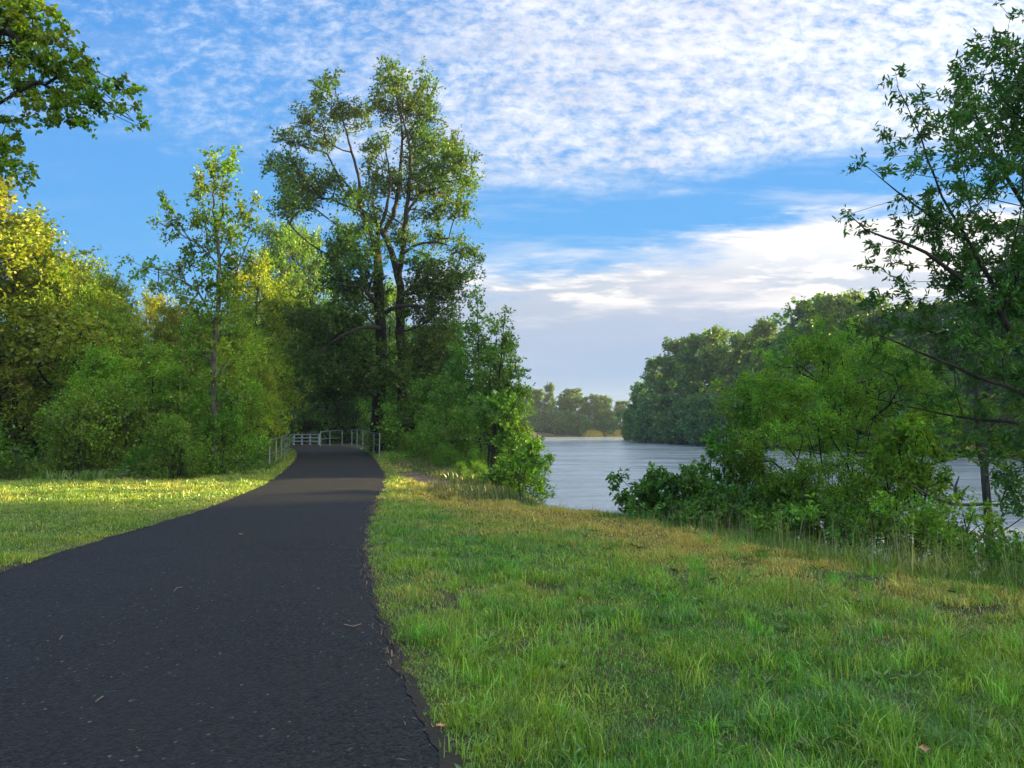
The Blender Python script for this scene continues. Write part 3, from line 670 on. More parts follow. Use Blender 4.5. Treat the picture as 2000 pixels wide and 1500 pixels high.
# ---- slim tree at the right whose trunk stands at the water's edge
Ys = 11.8
bs = P(1933, 1062, Ys); bs[2] -= .5
stF = [([bs, P(1930, 1000, Ys), P(1922, 920, Ys), P(1910, 850, Ys), P(1905, 780, Ys), P(1915, 700, Ys)], [.068, .062, .056, .048, .036, .016]),
       ([P(1928, 983, Ys), P(1880, 987, Ys-.2), P(1840, 978, Ys-.3), P(1800, 960, Ys-.4), P(1770, 940, Ys-.5)], [.03, .027, .02, .014, .005]),
       ([P(1872, 987, Ys-.2), P(1866, 955, Ys-.2), P(1873, 930, Ys-.2)], [.025, .02, .008]),
       ([P(1910, 850, Ys), P(1950, 820, Ys), P(1985, 790, Ys)], [.03, .02, .006])]
Fl = [(1905,800,30,20),(1890,850,22,22),(1930,860,26,24),(1960,900,26,24),(1895,890,18,16),(1990,860,26,30),(1975,940,26,22),(2010,960,30,26),(1860,800,26,14),(1950,800,30,18),(1800,950,18,10),(1835,975,14,8),(1880,975,16,8),(1960,990,20,12),(2030,900,40,40),(2060,980,40,30)]
st, cl = centred(stF, cl_list(Fl, Ys, .5, 80, r), bs)
tm, cm = grow_plant(st, cl, .10, 3, 7, .16, .003, .36, M_leaf_willow, M_bark_pale, shape='hex', seed=13, tintvar=.25)
e = plant('slim_tree', tm, cm, bs, color=(1.2, 1.1, .8)); tag(e, "slim tree with a bare side limb standing at the water's edge on the right", 'tree')

def bush(name, L, Y, spread, dens, base, leaf, ratio, mat, seed, label, cat='shrub', color=(1, 1, 1), nst=7, shoots=3, per=9, sl=.16, r0=.003, bark=M_bark, shape='quad', hang=0, tintvar=.28, sr=.02):
    rr = np.random.default_rng(seed); base = np.asarray(base, float)
    cl = cl_list(L, Y, spread, dens*3.6, rr)
    st = []
    idx = rr.choice(len(cl), size=min(nst, len(cl)), replace=False)
    for i in idx:
        c_ = np.asarray(cl[i][0]); b0 = base+np.array([rr.uniform(-.25, .25), rr.uniform(-.2, .2), 0])
        mid = b0*.5+c_*.5+np.array([-(c_[0]-b0[0])*.15, 0, abs(c_[2]-b0[2])*.18])
        st.append(([b0, mid, c_], [sr, sr*.7, sr*.2]))
    st, cl = centred(st, cl, base)
    tm, cm = grow_plant(st, cl, leaf, shoots, per, sl, r0, ratio, mat, bark, shape=shape, seed=seed, tintvar=tintvar, hang=hang)
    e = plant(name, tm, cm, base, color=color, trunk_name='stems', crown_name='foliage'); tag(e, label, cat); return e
def dome(px, py, rx, ry, k, cr, rr, ylo=None):
    """clumps filling an elliptical outline; extra depth offset follows the dome"""
    o = []
    while len(o) < k:
        a, b_ = rr.uniform(-1, 1, 2)
        if a*a+b_*b_ > 1: continue
        if ylo and py+b_*ry > ylo: continue
        o.append((px+a*rx, py+b_*ry, cr*rr.uniform(.7, 1.3), cr*.7*rr.uniform(.7, 1.3), rr.uniform(-1, 1)*math.sqrt(1-a*a-b_*b_)*rx/1500*13))
    return o
rr = np.random.default_rng(77)
def gb(px, Y, dz=-.15):
    X = (px-1000)/1500*Y; return (X, Y, float(ground_z(np.array([X]), np.array([Y]))[0])+dz)
# big willow-like dome
L = dome(1640, 850, 215, 195, 150, 30, rr, 1010)+[(1660,660,30,16),(1600,680,34,18),(1540,715,34,18),(1470,750,30,18),(1430,800,30,20),(1720,690,34,20),(1780,740,30,20),(1500,700,20,14),(1600,640,18,12),(1665,635,16,10)]
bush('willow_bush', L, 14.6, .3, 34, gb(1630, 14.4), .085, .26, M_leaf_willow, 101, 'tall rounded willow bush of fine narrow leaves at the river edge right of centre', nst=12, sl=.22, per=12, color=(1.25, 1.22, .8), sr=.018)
# golden shrub to its right; its sunlit look is put into the leaf colour
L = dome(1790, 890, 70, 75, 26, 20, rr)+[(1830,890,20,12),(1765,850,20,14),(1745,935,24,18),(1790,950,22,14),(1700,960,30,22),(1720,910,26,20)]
bush('sun_tinted_shrub', L, 12.6, .3, 40, gb(1770, 12.4), .085, .42, M_leaf_willow, 102, 'yellow-green sun-tinted shrub between the willow bush and the slim tree trunk', color=(1.55, 1.35, .8), nst=8, shape='hex')
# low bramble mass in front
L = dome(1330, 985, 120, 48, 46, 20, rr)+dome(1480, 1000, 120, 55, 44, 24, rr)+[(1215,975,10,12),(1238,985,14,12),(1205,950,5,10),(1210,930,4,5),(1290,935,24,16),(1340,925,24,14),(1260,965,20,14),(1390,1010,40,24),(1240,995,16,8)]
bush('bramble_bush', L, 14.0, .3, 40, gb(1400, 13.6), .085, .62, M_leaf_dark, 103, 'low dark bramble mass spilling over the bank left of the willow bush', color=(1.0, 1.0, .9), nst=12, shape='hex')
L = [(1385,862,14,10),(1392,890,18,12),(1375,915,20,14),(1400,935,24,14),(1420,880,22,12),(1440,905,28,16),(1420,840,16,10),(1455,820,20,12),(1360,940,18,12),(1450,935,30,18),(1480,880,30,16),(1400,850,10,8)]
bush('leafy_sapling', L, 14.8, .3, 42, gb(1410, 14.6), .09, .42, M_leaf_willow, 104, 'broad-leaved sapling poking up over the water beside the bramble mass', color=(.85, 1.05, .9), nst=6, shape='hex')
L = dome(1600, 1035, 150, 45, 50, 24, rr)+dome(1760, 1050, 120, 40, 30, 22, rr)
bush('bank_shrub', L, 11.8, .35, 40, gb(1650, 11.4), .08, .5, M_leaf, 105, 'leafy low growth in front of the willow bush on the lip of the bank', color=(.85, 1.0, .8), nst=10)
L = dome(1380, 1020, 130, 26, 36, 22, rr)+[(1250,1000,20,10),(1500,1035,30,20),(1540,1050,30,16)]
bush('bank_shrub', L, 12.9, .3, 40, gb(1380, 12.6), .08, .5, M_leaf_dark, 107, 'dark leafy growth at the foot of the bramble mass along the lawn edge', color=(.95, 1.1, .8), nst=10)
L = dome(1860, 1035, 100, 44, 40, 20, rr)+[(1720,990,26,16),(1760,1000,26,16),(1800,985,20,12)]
bush('bank_shrub', L, 10.6, .3, 36, gb(1860, 10.4), .07, .4, M_leaf_willow, 108, 'wispy yellowish undergrowth left of the foot of the slim tree', color=(1.5, 1.35, .8), nst=8)  # yellow tint stands in for sunlight on this undergrowth
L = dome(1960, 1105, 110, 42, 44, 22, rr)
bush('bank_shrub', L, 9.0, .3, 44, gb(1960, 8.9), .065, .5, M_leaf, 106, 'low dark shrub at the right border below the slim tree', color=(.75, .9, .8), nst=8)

# ---- plants at the left side of the river opening (centre of the picture)
sap = [(932,580,12,16),(936,610,16,18),(930,645,18,20),(940,680,24,22),(925,710,26,20),(950,740,28,22),(920,760,30,22),(915,665,10,10),(955,625,10,10),(945,800,30,22),(915,820,30,22),(955,840,26,20),(905,730,30,26),(960,700,22,24),(895,690,20,22),(920,650,18,18),(880,780,34,26),(930,760,36,26),(900,850,36,22),(870,840,30,22),(945,660,16,18),(890,640,14,14)]
b_ = gb(940, 29)
st = [([np.array(b_), P(938, 780, 29), P(934, 680, 29), P(932, 580, 29)], [.07, .05, .03, .008])]
st, cl = centred(st, cl_list(sap, 29, .8, 44, rr), b_)
tm, cm = grow_plant(st, cl, .12, 3, 8, .28, .006, .6, M_leaf_dark, M_bark, seed=110)
tag(plant('sapling', tm, cm, b_, color=(1.3, 1.25, 1)), 'narrow upright sapling with a pointed top left of the river', 'tree')
sap = [(985,618,9,10),(978,640,12,12),(995,655,10,10),(985,680,22,14),(1005,700,14,10),(975,715,22,16),(1010,735,18,9),(985,755,30,16),(1022,765,14,6),(1035,770,9,4),(965,790,30,16),(1000,800,30,14),(975,830,34,16),(1010,840,24,12),(960,860,30,16),(1045,862,16,6),(1020,858,18,8),(1000,880,24,12),(965,650,8,10),(950,700,12,12),(960,740,26,18),(990,725,24,14),(1000,770,30,14),(945,770,26,18),(990,815,34,16),(1015,800,22,10),(940,820,26,18),(980,850,34,16),(1000,865,30,14),(970,690,18,16),(990,670,14,14),(985,790,32,16),(1020,845,22,10)]
b_ = gb(962, 25.5)
st = [([np.array(b_), P(965, 850, 25.5), P(975, 740, 25.5), P(985, 620, 25.5)], [.09, .06, .035, .008]), ([np.array(b_)+[-.2, .1, 0], P(955, 850, 25.6), P(950, 760, 25.7)], [.05, .035, .01])]
st, cl = centred(st, cl_list(sap, 25.5, .8, 78, rr, 1.12), b_)
tm, cm = grow_plant(st, cl, .11, 3, 8, .26, .005, .55, M_leaf_dark, M_bark, seed=111)
tag(plant('riverside_sapling', tm, cm, b_, color=(1.55, 1.4, 1.0)), 'small spreading tree leaning its tiered branches over the river left bank', 'tree')
L = [(1040,885,12,22),(1030,915,18,14),(1000,905,24,16),(985,925,24,16),(1010,935,22,14),(965,935,22,14),(995,955,24,12),(1045,945,14,8),(1060,905,12,8),(1050,870,6,14),(975,960,22,10),(1035,900,16,10)]
bush('elder_bush', L, 19.5, .4, 50, gb(1000, 19.3), .10, .5, M_leaf, 112, 'bright green bush overhanging the water beside the tiered small tree', color=(1.0, 1.1, .85), nst=7, sl=.17)
st = [([np.array(gb(1022, 16.2)), P(1016, 965, 16.2), P(1012, 930, 16.3), P(1020, 900, 16.3)], [.02, .016, .012, .006])]
sp = [(1012,925,12,8),(1030,905,12,7),(1055,905,12,5),(1000,945,10,6),(1040,930,12,6),(1018,960,7,5),(1070,900,6,3),(1050,945,8,4)]
b_ = gb(1022, 16.2); st, cl = centred(st, cl_list(sp, 16.3, .2, 60, rr), b_)
tm, cm = grow_plant(st, cl, .09, 3, 6, .14, .003, .5, M_leaf, M_bark, seed=113)
tag(plant('maple_seedling', tm, cm, b_, color=(1.2, 1.3, .9)), 'thin leaning seedling with a bare crooked stem on the lip of the lawn', 'tree')

GRP_L = 'trees of the wood left of the path'
TL = [(-60, 330, 32, 1.25, 'golden tall tree cut by the left border behind the lawn', (1.12, .90, .7)),
      (10, 420, 36, 1.0, 'golden-topped tree just inside the left border', (1.2, 1.02, .7)),
      (62, 480, 38, .9, 'olive tree with a side branch reaching right near the left border', (1.0, 1.0, .9)),
      (112, 515, 34, .9, 'square-topped olive tree third from the left border', (1.2, 1.08, .9)),
      (150, 505, 42, .85, 'slightly taller round-headed tree behind the square-topped olive tree', (1.1, 1.05, .9)),
      (188, 570, 32, .9, 'lower yellow-green tree left of the feathery pointed tree', (1.2, 1.2, .8)),
      (218, 548, 38, .75, 'feathery pointed tree next to the patch of clear sky', (1.1, 1.15, .9)),
      (262, 640, 34, .85, 'low tree at the dip in the treetops left of the slender tree', (1.0, 1.05, .9)),
      (298, 575, 46, .85, 'golden round treetop behind the left branches of the slender tree', (1.4, 1.05, .8)),
      (345, 600, 42, .85, 'brownish-gold treetop directly left of the slender trunk', (1.25, 1.0, .9)),
      (395, 620, 36, .9, 'dark crown behind the lower stem of the slender young tree', (.9, .95, .9)),
      (462, 600, 38, .9, 'green tree right behind the slender young tree', (1.1, 1.1, .9)),
      (495, 500, 44, .85, 'tree with a lit yellow crown right of the slender young tree', (1.3, 1.15, .85)),
      (505, 720, 31, .75, 'light olive bushy tree standing above the left railing', (1.25, 1.15, .9))]
for px_, yt, Y_, wd_, lb, c_ in TL: put('mid', 'woodland_tree', px_, yt, Y_, lb, 'tree', GRP_L, c_, wd_)  # gold in these tints is warm sunlight put into the leaf colour
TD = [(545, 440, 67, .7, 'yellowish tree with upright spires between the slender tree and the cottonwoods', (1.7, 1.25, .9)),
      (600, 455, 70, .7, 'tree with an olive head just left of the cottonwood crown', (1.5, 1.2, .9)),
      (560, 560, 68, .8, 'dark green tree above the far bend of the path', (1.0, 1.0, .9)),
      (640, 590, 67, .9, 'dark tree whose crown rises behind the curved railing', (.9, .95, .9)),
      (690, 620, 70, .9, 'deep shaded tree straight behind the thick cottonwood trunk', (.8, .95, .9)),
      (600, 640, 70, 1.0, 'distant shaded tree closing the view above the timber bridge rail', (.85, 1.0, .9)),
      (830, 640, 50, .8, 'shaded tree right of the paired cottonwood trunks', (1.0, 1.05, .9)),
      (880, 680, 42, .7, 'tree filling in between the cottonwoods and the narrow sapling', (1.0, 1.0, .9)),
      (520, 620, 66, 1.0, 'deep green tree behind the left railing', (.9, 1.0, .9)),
      (760, 560, 64, .8, 'sunlit yellow-green tree glimpsed between the two cottonwood trunks', (1.9, 1.5, .9))]  # the sunlit tree gets its light from this raised leaf colour
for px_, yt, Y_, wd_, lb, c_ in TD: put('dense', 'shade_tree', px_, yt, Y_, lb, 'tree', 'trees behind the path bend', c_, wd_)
# trees filling the wood behind, seen only as gaps of green
for i in range(26):
    px_ = -260+i*47+random.uniform(-15, 15); Y_ = random.uniform(58, 85) if px_ < 470 else random.uniform(74, 92)
    if px_ > 910: continue
    put('dense', 'background_tree', px_, random.uniform(640, 700) if px_ < 480 else 640, Y_, 'one of the half-hidden trees deep in the wood behind the front row', 'tree', 'half-hidden trees deep in the wood', (1.2, 1.1, .9), 1.1)
# shrubs along the foot of the wood
SH = []
for px_, yt, Y_ in [(178,800,25),(195,770,27),(215,830,23.5),(245,790,25.5),(280,835,23),(310,790,25),(345,830,23),(375,800,24.5),(405,835,23.5),(432,810,24.5)]:
    SH.append((px_, yt, Y_))
for px_, yt, Y_, lb, c_ in [(196, 690, 27.5, 'small bushy tree at the right of the dark hollow', (1.01, 1.34, .8)), (250, 735, 26.5, 'low leafy tree behind the white flowers', (0.84, 1.18, .8)), (300, 680, 28, 'small tree midway along the left lawn', (1.12, 1.34, .8)), (352, 720, 27, 'leafy small tree left of the slender trunk base', (0.95, 1.23, .8)), (400, 690, 28.5, 'small tree directly behind the slender trunk base', (0.90, 1.23, .8)), (452, 700, 27, 'small green tree right of the slender trunk', (1.01, 1.29, .8)), (466, 640, 33, 'olive small tree with fine leaves next to the left railing', (1.34, 1.34, .8)), (150, 660, 33, 'small tree hanging over the sunny glade beyond the hollow', (1.12, 1.29, .8))]:
    put('mid', 'small_tree', px_, yt, Y_, lb, 'tree', 'small trees in front of the left wood', c_, 1.05)
for i, (px_, yt, Y_) in enumerate(SH):
    if i % 3 == 2: continue
    put('shrub', 'woodland_shrub', px_, yt-random.uniform(-45, 25), Y_, 'green shrub in the thicket along the left lawn between the dark hollow and the railing', 'shrub', 'shrubs of the thicket along the left lawn', (random.uniform(.75, 1.15), random.uniform(.85, 1.1), .7), random.uniform(.75, 1.0))
for px_, yt, Y_ in [(-120,780,24),(-95,800,26),(-20,780,36),(15,800,46),(60,810,52),(110,800,50),(160,740,40),(230,740,33),(290,740,34),(350,740,34),(430,740,34),(450,760,36),(485,780,42),(30,720,58),(100,720,60),(-60,720,44),(-190,760,26)]:
    put('shrub', 'understorey_shrub', px_, yt, Y_, 'tall shadowy shrub filling the wood behind the thicket and hollow', 'shrub', 'shrubs inside the wood', (.9, 1.05, .9), 1.1)
for px_, yt, Y_ in [(545,810,70),(600,800,72),(650,800,70),(690,790,71),(720,790,70),(800,810,46),(630,820,74),(515,800,56),(490,800,52),(585,760,76),(660,760,76)]:
    put('shrub', 'shade_shrub', px_, yt, Y_, 'deep green shrub behind the railings at the far bend of the path', 'shrub', 'shrubs behind the railings', (1.5, 1.6, 1.0), 1.1)
for px_, yt, Y_ in [(800,850,37),(835,830,35),(870,800,32),(900,845,29),(870,870,27.5),(925,880,24.5),(900,905,22.5),(935,905,21),(840,870,31),(790,790,42),(850,740,40),(905,780,36),(945,800,33),(832,710,46),(1000,850,29)]:
    put('shrub', 'bank_bush', px_, yt, Y_, 'bushy green shrub between the cottonwood trunks and the river', 'shrub', 'shrubs between the cottonwoods and the river', (random.uniform(.9, 1.2), random.uniform(1.0, 1.2), .9), 1.0)

# far banks
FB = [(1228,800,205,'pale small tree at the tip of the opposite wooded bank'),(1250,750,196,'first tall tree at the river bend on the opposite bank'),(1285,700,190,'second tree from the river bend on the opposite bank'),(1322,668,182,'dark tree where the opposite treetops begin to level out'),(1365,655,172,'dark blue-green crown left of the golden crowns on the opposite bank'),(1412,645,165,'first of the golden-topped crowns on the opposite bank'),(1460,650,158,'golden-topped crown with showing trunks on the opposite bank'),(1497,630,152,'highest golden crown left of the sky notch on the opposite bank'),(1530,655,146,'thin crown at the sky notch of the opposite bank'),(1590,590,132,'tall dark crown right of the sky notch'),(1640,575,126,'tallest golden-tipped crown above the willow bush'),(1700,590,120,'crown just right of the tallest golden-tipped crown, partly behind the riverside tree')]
for px_, yt, Y_, lb in FB: put('far', 'far_bank_tree', px_, yt, Y_, lb, 'tree', 'trees on the opposite bank', (1.6, 1.35, .8) if 1400 < px_ < 1540 or px_ == 1640 else (random.uniform(1.0, 1.25), random.uniform(1.1, 1.25), .95), random.uniform(1.0, 1.2))  # golden tint puts sunlight into the leaf colour of some crowns
for px_, yt, Y_ in [(1760,600,113),(1820,600,108),(1880,590,104),(1940,590,100),(2000,590,97)]:
    put('far', 'far_bank_tree', px_, yt, Y_, 'tree of the opposite bank glimpsed through the leaves of the riverside tree', 'tree', 'opposite bank trees seen through leaves', (1.0, 1.0, 1.0), 1.1)
for i in range(20):
    Y_ = 200-i*5.4; X_ = float(np.interp(Y_, bankO[:, 0], bankO[:, 1]))+random.uniform(2.5, 5)
    put('farshrub', 'far_bank_shrub', 0, 0, Y_, 'dark shrub at the foot of the opposite wooded bank', 'shrub', 'shrubs at the foot of the opposite bank', (.8, 1.0, 1.0), 1.0, X=X_, h=random.uniform(6, 11))
for px_, yt, lb, wd_ in [(985,768,'far shore tree half hidden by the tiered small tree',1.0),(1018,772,'rounded far shore tree next to the tiered small tree',1.0),(1048,778,'pale far shore tree left of the narrow spire',1.0),(1075,766,'narrow spire-like tree on the far shore',.45),(1100,788,'low far shore tree right of the narrow spire',.9),(1117,776,'broad pale tree in the middle of the far shore',1.05),(1142,793,'small far shore tree at the right of the broad pale one',.8),(1163,788,'left one of the two rounded trees above the yellow grass',.9),(1180,790,'right one of the two rounded trees above the yellow grass',.9),(1213,800,'small tree beside the yellow grass at the river bend',1.0),(1236,806,'low tree closing the gap at the river bend',1.0)]:
    put('far', 'far_shore_tree', px_, yt-16, 276+random.uniform(-2, 6), lb, 'tree', 'trees on the far shore', (1.5, 1.25, 1.1), wd_*1.35)
for i in range(26):
    put('farshrub', 'far_shore_shrub', 930+i*13, 0, 273, 'shadowy shrub along the waterline of the far shore', 'shrub', 'shrubs along the far shore', (.9, 1.0, 1.1), 1.0, h=random.uniform(5, 8.5)) if not (1146 < 930+i*13 < 1172 or 1190 < 930+i*13 < 1222) else None
# shade: the opposite bank's trees continue outside the frame to the right (they shade the lawn) with one gap
sdir = np.array([sin(SUN_AZ), cos(SUN_AZ)]); sper = np.array([cos(SUN_AZ), -sin(SUN_AZ)])
gap_pts = [((-4.6, 21.0), 6.7), ((6.4, 12.0), 5.6)]
gq = [(float(np.dot(np.array(p), sper)), w_) for p, w_ in gap_pts]
qs = [-72, -67.5, -63, -58.5, -54, -49.5, -45, -40.5, -36, -31.6, -29.2, -14.0, -10.2, -6.2, -2.2, 1.6, 5.6, 9.5, 14, 18.5, 23, 27.5, 32, 36.5, 41, 46, 51, 56, 61]
ysc = np.linspace(130, -60, 800); xsc = np.interp(ysc, bankO[:, 0], bankO[:, 1]); qsc = (xsc+7)*sper[0]+ysc*sper[1]
for i, q in enumerate(qs):
    j = int(np.abs(qsc-q).argmin()); off = random.uniform(-1.5, 2.5)+7
    put('far', 'far_bank_tree', 0, 0, float(ysc[j])+(off-7)*sdir[1], 'tree of the opposite bank outside the right border', 'tree', 'opposite bank trees outside the view', (1, 1, 1), .85 if q == -8.4 else 1.15, X=float(xsc[j])+7+(off-7)*sdir[0], h=random.uniform(29, 31))

# ---------------------------------------------------------------- grass
def blades(name, X, Y, H, W, col, seed, lean=.5, mat=M_grass, z=None, seg=2):
    r = np.random.default_rng(seed); n_ = len(X)
    Z = ground_z(X, Y) if z is None else z
    b = np.stack([X, Y, Z-.005], -1)
    a = r.uniform(0, 2*pi, n_); la = r.uniform(0, 2*pi, n_); ln = np.abs(r.normal(size=n_))*lean
    side = np.stack([np.cos(a), np.sin(a), np.zeros(n_)], -1)*W[:, None]*.5
    ld = np.stack([np.cos(la), np.sin(la), np.zeros(n_)], -1)
    up = np.array([[0, 0, 1.]])
    ln = np.minimum(ln, 1.6)
    m1 = b+(up*.55+ld*(.28*ln)[:, None])*H[:, None]
    tp = b+(up*(1-.22*ln)[:, None]+ld*(.85*ln)[:, None])*H[:, None]
    V = np.stack([b-side, b+side, m1+side*.8, m1-side*.8, tp], 1).reshape(-1, 3)
    I = np.arange(n_)*5
    Q = np.stack([I, I+1, I+2, I+3], -1); T = np.stack([I+3, I+2, I+4], -1)
    return mesh(name, V, quads=Q, tris=T, mat=mat, tint=np.repeat(col, 5, axis=0))
def lawn_color(X, Y, r):
    n_ = len(X)
    a = vnoise(X, Y*1.0, .9, 11, 4); b = vnoise(X, Y, .33, 23, 3); c = vnoise(X, Y, 3.5, 31, 2)
    G1 = np.array([.12, .33, .030]); G2 = np.array([.25, .42, .034]); ST = np.array([.58, .48, .10]); BL = np.array([.15, .29, .10])
    t = sstep(.38, .66, a)[:, None]; col = G1*(1-t)+G2*t
    t = sstep(.50, .70, c)[:, None]*.5; col = col*(1-t)+BL*t
    bn = np.interp(Y, bankN[:, 0], bankN[:, 1])
    dry = sstep(.50, .72, vnoise(X, Y*2.2, .55, 41, 4))*.55
    dry = np.maximum(dry, np.where(X > xR(Y), sstep(-2.6, -.9, (X-bn)*.8)*1.0*sstep(.2, .42, vnoise(X, Y, 1.2, 55, 3)), 0))        # dry strip along the bank
    dry = np.where(X < xL(Y), np.maximum(dry*.9, .16+0*dry), dry)
    dry = np.clip(dry, 0, .95)*sstep(4.5, 8.5, Y)+.05
    pick = (r.uniform(size=n_) < dry)[:, None]
    far_ = sstep(8, 14, Y)[:, None]; wgt = pick*(1-.75*far_)+dry[:, None]*.75*far_
    col = col*(1-wgt)+ST*np.exp(r.normal(size=(n_, 1))*.15)*wgt
    return np.clip(col*np.exp(r.normal(size=(n_, 1))*.32*np.where(Y > 10, .5, 1)[:, None]), .01, .8)
def scatter(Y0, Y1, dens, xlo, xhi, seed):
    r = np.random.default_rng(seed); area = (xhi-xlo)*(Y1-Y0); k = int(area*dens)
    return r.uniform(xlo, xhi, k), r.uniform(Y0, Y1, k), r
parts = []
AX, AY, AH, AW, AC = [], [], [], [], []
for i, (Y0, Y1, dens, h0, w0) in enumerate([(2.6, 5, 8000, .046, .0044), (5, 7.5, 5400, .046, .0054), (7.5, 11, 3000, .048, .0075), (11, 16, 1500, .050, .012), (16, 24, 750, .056, .020), (24, 40, 300, .07, .035), (40, 56, 90, .09, .06)]):
    xlo, xhi = -(.75*Y1+2.5), .75*Y1+2.5
    X, Y, r = scatter(Y0, Y1, dens, xlo, xhi, 500+i)
    k = (~on_path(X, Y, -.015)) & ((~on_path(X, Y, .0+.07*sstep(.5, .8, vnoise(X, Y, 2.1, 77, 4)))) | (r.uniform(size=len(X)) < .6)) & (np.abs(X) < .73*Y+2.2) & (river(X, Y) < .9) & (Y < 50)
    k &= ~((X < xL(Y)-3.2) & (Y > 26))
    X, Y = X[k], Y[k]
    if Y0 > 14: k2 = ~on_trail(X, Y); X, Y = X[k2], Y[k2]
    tus = vnoise(X, Y, 2.6, 61, 3); big_ = vnoise(X, Y, .8, 71, 2)
    bare = vnoise(X, Y, 1.6, 81, 3) 
    keep = r.uniform(size=len(X)) < np.where(Y < 9, sstep(.22, .40, bare)*.85+.15, 1); X, Y, tus, big_ = X[keep], Y[keep], tus[keep], big_[keep]
    H = h0*(.55+1.6*sstep(.45, .78, tus)+.5*big_)*r.uniform(.5, 1.35, len(X))
    pd = np.minimum(np.abs(X-xL(Y)), np.abs(X-xR(Y))); H *= .65+.35*sstep(0, .35, pd)
    AX.append(X); AY.append(Y); AH.append(H); AW.append(w0*r.uniform(.6, 1.3, len(X))); AC.append(lawn_color(X, Y, r))
AX, AY, AH, AW, AC = map(np.concatenate, (AX, AY, AH, AW, AC))
o = obj('lawn_grass', blades('lawn_grass', AX, AY, AH, AW, AC, 1, lean=.95)); tag(o, 'green lawn grass with straw coloured dry patches on both sides of the path', 'grass', kind='stuff')
NL_ = len(AX)
# coarse tussocks among the lawn
r = np.random.default_rng(900); TX, TY, TH_, TW, TC = [], [], [], [], []
for i in range(620):
    Y0 = 2.8+8*r.uniform()**1.3; X0 = r.uniform(-.9, .72*Y0+1.5)
    if on_path(np.array([X0]), np.array([Y0]), .12)[0] or river(np.array([X0]), np.array([Y0]))[0] > -.2: continue
    k = int(r.uniform(18, 60)); sp_ = r.uniform(.03, .10)
    TX.append(X0+r.normal(size=k)*sp_); TY.append(Y0+r.normal(size=k)*sp_); TH_.append(r.uniform(.08, .22)*r.uniform(.5, 1.2, k)); TW.append(r.uniform(.004, .0075, k))
    base = np.array([.22, .46, .04])*r.uniform(.6, 1.3)*np.array([r.uniform(.7, 1.4), 1, 1]); TC.append(np.clip(base*np.exp(r.normal(size=(k, 1))*.2), 0, 1))
TX, TY, TH_, TW, TC = map(np.concatenate, (TX, TY, TH_, TW, TC))
o = obj('grass_tussocks', blades('grass_tussocks', TX, TY, TH_, TW, TC, 2, lean=.8)); tag(o, 'longer bright green blades in tufts among the right-hand lawn', 'grass', kind='stuff')
# dry straw lying along the path edges
r = np.random.default_rng(31); k = 3000; Y = 2.8+14*r.uniform(size=k)**1.5; Y = Y[r.uniform(size=k) < sstep(.42, .75, vnoise(Y, Y*0, 1.9, 123, 3))]; k = len(Y); sd_ = r.uniform(size=k) < .7
X = np.where(sd_, xR(Y)+.03+r.normal(size=k)*.07, xL(Y)-.03-r.normal(size=k)*.07)
col = np.array([.20, .15, .085])*np.exp(r.normal(size=(k, 1))*.35)
o = obj('edge_straw', blades('edge_straw', X, Y, r.uniform(.02, .05, k), r.uniform(.003, .005, k)*(1+Y*.08), np.clip(col, 0, 1), 32, lean=1.6, z=np.full(k, .04))); tag(o, 'dry straw and dead stems lying along the ragged path edges', 'straw', kind='stuff')
# broad-leaved lawn weeds in flat rosettes
WP, WA, WT = [], [], []
for i in range(260):
    Y0 = 2.9+9*r.uniform()**1.2; X0 = r.uniform(-.9, .72*Y0+1.5) if r.uniform() < .75 else r.uniform(-.72*Y0-1.5, -1)
    if on_path(np.array([X0]), np.array([Y0]), .03)[0] or river(np.array([X0]), np.array([Y0]))[0] > -.2: continue
    k = int(r.uniform(6, 14)); a_ = r.uniform(0, 6.28, k); z0 = ground_z(np.array([X0]), np.array([Y0]))[0]
    WP.append(np.stack([X0+np.cos(a_)*.008, Y0+np.sin(a_)*.008, np.full(k, z0+.02)], -1)); WA.append(np.stack([np.cos(a_), np.sin(a_), r.uniform(.15, .8, k)], -1))
    WT.append(np.array([.14, .30, .05])*r.uniform(.6, 1.3)*np.exp(r.normal(size=(k, 1))*.15))
WP, WA, WT = map(np.concatenate, (WP, WA, WT))
o = obj('lawn_weeds', leaves_mesh('lawn_weeds', WP, WA, .075, .30, M_grass, WT, 'hex', r)); tag(o, 'small broad-leaved weeds among the lawn grass', 'weeds', kind='stuff')
# tall bank grass
BX, BY, BH, BW, BC = [], [], [], [], []
X, Y, r = scatter(-2, 19, 1100, -1.5, 16, 910)
s = river(X, Y); k = (s > -.28+.25*(vnoise(X, Y, 1.5, 5)-.5)) & (s < 3.2) & (np.abs(X) < .8*Y+3)
X, Y, s = X[k], Y[k], s[k]; pxs = 1000+1500*X/np.maximum(Y, 1)
hh = np.interp(pxs, [950, 1150, 1250, 1500, 1750, 2200], [.10, .12, .22, .30, .50, .36])*(.5+.8*vnoise(X, Y, 1.1, 15))*sstep(-.5, .6, s)+.05
H = hh*r.uniform(.4, 1.3, len(X)); gold = sstep(.45, .7, vnoise(X, Y, .8, 19))*np.interp(pxs, [1100, 1500, 1700, 1900, 2000], [.3, .25, .6, .7, .1])  # straw tone, plus sunlight put into the stronger gold further right
col = np.array([.14, .27, .035])*(1-gold[:, None])+np.array([.50, .50, .07])*gold[:, None]
col = col*np.exp(r.normal(size=(len(X), 1))*.25)
o = obj('bank_grass', blades('bank_grass', X, Y, H, r.uniform(.005, .011, len(X)), np.clip(col, 0, .8), 3, lean=.8)); tag(o, 'tall rank grass growing over the lip of the river bank', 'grass', kind='stuff')
